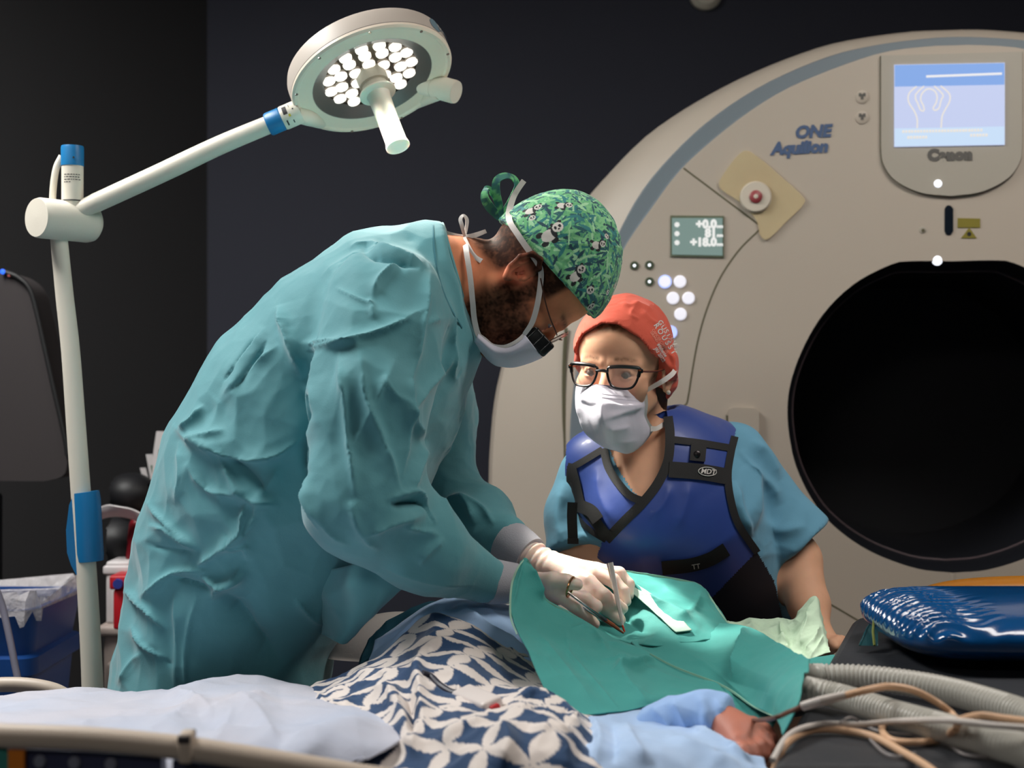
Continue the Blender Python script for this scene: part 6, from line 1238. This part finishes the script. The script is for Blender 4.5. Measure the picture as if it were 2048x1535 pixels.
# cap of the assistant
M_ocap = mat('cap_orange', (222, 92, 68), .82, bump=(380, .25, .0012), sheen=.2, var=(8, (212, 84, 62)))
def w_cap(p):
    q = HW.loc(p); d = ell(q, (-.008, 0, .050), (.1075, .086, .096)); d = smin(d, ell(q, (.040, 0, .047), (.0625, .0735, .068)), .03)
    d = smin(d, ell(q, (-.075, .0, .0), (.045, .06, .055)), .03); d = smin(d, ell(np.c_[q[:, 0], np.abs(q[:, 1]), q[:, 2]], (-.045, .058, -.008), (.034, .03, .046)), .02); d = smin(d, ell(np.c_[q[:, 0], np.abs(q[:, 1]), q[:, 2]], (-.016, .078, .018), (.032, .022, .03)), .015)
    cutp = .093-.56*np.clip(np.abs(q[:, 1])-.015, 0, 1)-.9*np.clip(np.abs(q[:, 1])-.055, 0, 1)+.02*(q[:, 0]-.09)
    pl = (cutp-q[:, 2])*.8; fr = (q[:, 0]-(-.004+.95*q[:, 2]))*.7       # behind the slanting brim
    return smax(d, np.minimum(pl, smax(fr, -.065-q[:, 2], .004)), .002)*HW.s
V, Fc = nets(w_cap, HW.O-.2, HW.O+.2, .0032, 1); V, Fc = subdiv(V, Fc); V = relax(V, Fc, 1)
V = folds(V, Fc, [([(1262, 604), (1285, 612), (1305, 622)], 5, 6, .004), ([(1270, 612), (1262, 630), (1280, 640)], 4, 4, .003), ([(1330, 700), (1345, 720), (1343, 760)], 5, 4, .005), ([(1345, 730), (1352, 760), (1345, 785)], 4, 4, .004), ([(1280, 618), (1300, 640), (1320, 650)], 4, 5, .003), ([(1240, 608), (1262, 612), (1280, 606)], 4, 4, .003), ([(1322, 690), (1338, 712), (1345, 735)], 4, 5, -.003)])
n_ = normals(V, Fc); V = V+n_*(.0012*crumple(V*18, 4))[:, None]
wc = mk('cap', V, Fc, M_ocap, wom, label='plain orange cloth cap with white printing'); bvc_ = bvh(wc)
M_otxt = mat('print_pink', (232, 150, 130), .7)
ro = math.radians(57)
for body, x, y, s, m_, sp_ in (('GUSTAVE', 1315, 643, 9.6, M_wtxt, 1.25), ('ROUSSY', 1307, 650, 10.4, M_wtxt, 1.5), ('CANCER CAMPUS', 1303.5, 659, 5, M_otxt, 1), ('GRAND PARIS', 1300, 664, 5, M_otxt, 1), ('Mélanie', 1313.5, 689, 7, M_wtxt, 1), ('JRI 2022', 1308, 697, 7, M_wtxt, 1)):
    otext('cap_lettering', body if body != 'Mélanie' else 'Melanie', x, y, s, m_, bvc_, ro, .0012, wc, bold=.03, align='LEFT', sp=sp_, back=2.5)
# hair, ear stud
M_hair = mat('hair_brown', (74, 50, 32), .6, bump=(200, .6, .003))
V, Fc = nets(lambda p: chain(p, [HW.w(np.array(v)) for v in ((-.045, .055, -.03), (-.062, .045, -.07), (-.075, .04, -.11), (-.08, .04, -.14))], [.02, .02, .016, .008], .01)+.0012*np.sin((p @ np.array([1.0, .6, .1]))*900), HW.O-.22, HW.O+.2, .005)
mk('hair', V, Fc, M_hair, wom, label='brown hair hanging behind the ear')
pe = P(1322, 796, 2.435); hp_ = HW.wv(-.006, .087, -.031); MB().lathe([(0, -.0042), (.003, -.003), (.0042, 0), (.003, .003), (0, .0042)], hp_, (0, 1, 0), 16).build('ear_stud', mat('pearl', (232, 222, 208), .2, coat=.5), wom)
# mask of the assistant
WM = [
 [(1153, 773, 2.45), (1172, 771, 2.42), (1199, 769, 2.398), (1240, 775, 2.408), (1270, 781, 2.43), (1289, 785, 2.455)],
 [(1151, 802, 2.435), (1172, 798, 2.395), (1199, 799, 2.362), (1243, 803, 2.38), (1272, 806, 2.415), (1291, 809, 2.455)],
 [(1156, 832, 2.43), (1178, 838, 2.39), (1205, 841, 2.348), (1248, 838, 2.375), (1276, 835, 2.42), (1290, 832, 2.46)],
 [(1168, 862, 2.43), (1190, 868, 2.395), (1213, 871, 2.362), (1252, 870, 2.385), (1280, 862, 2.43), (1297, 850, 2.465)],
 [(1194, 885, 2.44), (1208, 892, 2.41), (1226, 897, 2.40), (1256, 902, 2.415), (1282, 886, 2.445), (1304, 858, 2.475)],
 [(1204, 890, 2.46), (1216, 896, 2.44), (1232, 900, 2.43), (1256, 906, 2.44), (1284, 889, 2.465), (1306, 860, 2.485)]]
wm = sheet('face_mask', WM, 70, 80, M_mask, wom, [([(1156, 801), (1178, 812), (1200, 806)], 5, 7, -.003), ([(1203, 800), (1204, 830), (1208, 845)], 3, 4, .003), ([(1206, 803), (1240, 812), (1285, 808)], 3, 10, .006), ([(1205, 840), (1245, 826), (1288, 812)], 9, 4, .005), ([(1210, 860), (1235, 858), (1262, 852)], 6, 8, .003), ([(1190, 880), (1230, 885), (1280, 880)], 6, 8, .002)], (12, .001, 3), .0012, label='white pleated surgical mask')
bvm = bvh(wm)
for k, (ln, w_) in enumerate((([(1155, 775), (1199, 771), (1240, 777), (1288, 787)], 5), ([(1203, 786), (1240, 790), (1289, 795)], 2), ([(1203, 793), (1240, 797), (1289, 802)], 2))): V, Fc = strip(bvm, ln, w_, .0006, 30, .0005); MB().add(V, Fc).build('mask_pleat', M_mask, wm)
ribbon('mask_edge', [(1290, 783, 2.448), (1292, 808, 2.45), (1290, 832, 2.456), (1297, 848, 2.462), (1305, 858, 2.47)], 8, M_tie, wm); ribbon('mask_tie', [(1287, 784, 2.447), (1304, 774, 2.443), (1325, 762, 2.436), (1344, 748, 2.445), (1351, 738, 2.47)], [7, 9, 10, 10, 9], M_tie, wm); ribbon('mask_tie', [(1301, 857, 2.465), (1314, 856, 2.47), (1329, 847, 2.49)], [11, 9, 9], M_tie, wm)
# spectacles
gw = root('spectacles', 'black-framed spectacles worn by the assistant in the orange cap', 'glasses', HW.wv(.11, 0, 0))
M_frame = mat('frame_black', (20, 18, 20), .3, coat=.4); M_temple = mat('temple_brown', (120, 60, 36), .35)
for sy in (-1, 1):
    o_ = spline([(.0095, .012), (.022, .0165), (.045, .0175), (.0625, .0155), (.0635, .006), (.058, -.012), (.049, -.0205), (.030, -.0215), (.018, -.0165), (.0115, -.004)], 60, closed=True)
    L_ = [HW.wv(.123-2.6*max(abs(y_)-.012, 0)**2*2.2, y_*sy, z_+.002) for y_, z_ in o_]
    MB().tube(L_+L_[:2], .0021, 8, cap=False).build('rim', M_frame, gw); MB().tube(L_[3:27], .0033, 8).build('rim_top', M_frame, gw)
    MB().prism(L_, HW.A[:, 0]*.0012).build('lens', mat('spectacle_lens', (225, 215, 212), .03, alpha=.12, coat=.5), gw, smooth=False)
    t_ = [HW.wv(.113, .063*sy, .0145), HW.wv(.1, .0695*sy, .012), HW.wv(.05, .0755*sy, .010), HW.wv(.0, .0815*sy, .012)]; MB().tube(spline(t_, 16), .0019, 8, flat=.6).build('temple', M_temple, gw); MB().box((t_[0]+t_[1])/2, (.007, .006, .008), None, .002).build('hinge', M_frame, gw)
MB().tube(spline([HW.wv(.123, -.0115, .009), HW.wv(.125, 0, .0105), HW.wv(.123, .0115, .009)], 10), .003, 8).build('bridge', M_frame, gw)
# ---------------------------------------------------------------- the patient
pb = lambda x, y, z: np.array((x, y, z), float)
ph = dict(wrist=(1448, 1450, 1.76), palm=(1482, 1466, 1.735), fingers=[
    [(1512, 1462, 1.735), (1530, 1478, 1.715), (1536, 1494, 1.705), (1534, 1506, 1.705)], [(1502, 1474, 1.72), (1520, 1494, 1.70), (1526, 1508, 1.695), (1522, 1516, 1.695)],
    [(1488, 1482, 1.71), (1505, 1500, 1.69), (1511, 1512, 1.685), (1506, 1520, 1.685)], [(1474, 1486, 1.705), (1489, 1500, 1.685), (1495, 1510, 1.68), (1491, 1517, 1.68)]], thumb=[(1472, 1450, 1.755), (1505, 1452, 1.757), (1528, 1462, 1.75), (1544, 1476, 1.742)])
PA_ = PA(np.array([(1190, 1480, 1.95), (1205, 1510, 1.86), (1270, 1502, 1.83), (1345, 1452, 1.80), (1448, 1450, 1.76)], float))
def p_body(p):
    d = chain(p, [pb(-.45, 1.9, .635), pb(-.2, 1.95, .64), pb(-.02, 1.98, .65), pb(.08, 2.0, .645)], [.04, .05, .06, .045], .05)
    d = smin(d, chain(p, [pb(.08, 2.0, .645), pb(.16, 2.06, .67)], [.04, .036], .03), .03); d = smin(d, ell(p, pb(.20, 2.09, .682), (.065, .05, .046)), .03)
    for dy in (-.09, .09): d = smin(d, chain(p, [pb(-.42, 1.9+dy*.7, .645), pb(-.75, 1.88+dy, .640), pb(-1.02, 1.88+dy, .640)], [.042, .036, .032], .03), .03)
    d = smin(d, chain(p, PA_, [.026, .025, .022, .020, .021], .02), .03)
    d = smin(d, near(p, PA(np.array(ph['palm'], float)), .1, lambda q: hand(q, grow=-.0015, **ph)), .006)
    return d
V, Fc = nets(p_body, (-1.35, 1.55, .55), (.42, 2.3, .9), .006, 1)
V, Fc = refine(V, Fc, lambda c: np.linalg.norm(c-PA(np.array(ph['palm'], float)), axis=1) < .08, p_body, 1)
mk('body', V, Fc, mat('skin_patient', (192, 122, 100), .55, sss=.1, bump=(300, .2, .001), var=(25, (176, 104, 86))), pat)
M_slv = mat('sleeve_blue', (150, 184, 232), .82, bump=(300, .2, .0015), sheen=.2)
def slv(p):
    d = chain(p, PA(np.array([(1318, 1452, 1.81), (1350, 1444, 1.80), (1400, 1436, 1.785), (1450, 1443, 1.77)], float)), [.028, .030, .031, .031], .02); e = PA(np.array([1450, 1443, 1.77])); k = PA(np.array([1400, 1436, 1.785])); nn = (e-k)/np.linalg.norm(e-k)
    return smax(d, (p-e) @ nn-.004, .004)
V, Fc = nets(slv, PA(np.array([1200, 1500, 1.75]))-.05, PA(np.array([1460, 1380, 1.85]))+.06, .005, 1); V, Fc = subdiv(V, Fc)
V = folds(V, Fc, [([(1345, 1395), (1365, 1430), (1375, 1470)], 9, 12, .007), ([(1395, 1388), (1410, 1420), (1412, 1460)], 9, 7, .006), ([(1300, 1410), (1330, 1440), (1350, 1475)], 10, 10, .006), ([(1430, 1395), (1442, 1420), (1440, 1450)], 6, 6, .004)]); n_ = normals(V, Fc); V = V+n_*(paper(V, .05, .25, 12))[:, None]
mk('sleeve', V, Fc, M_slv, pat, label='pale blue gown sleeve round the wrist')
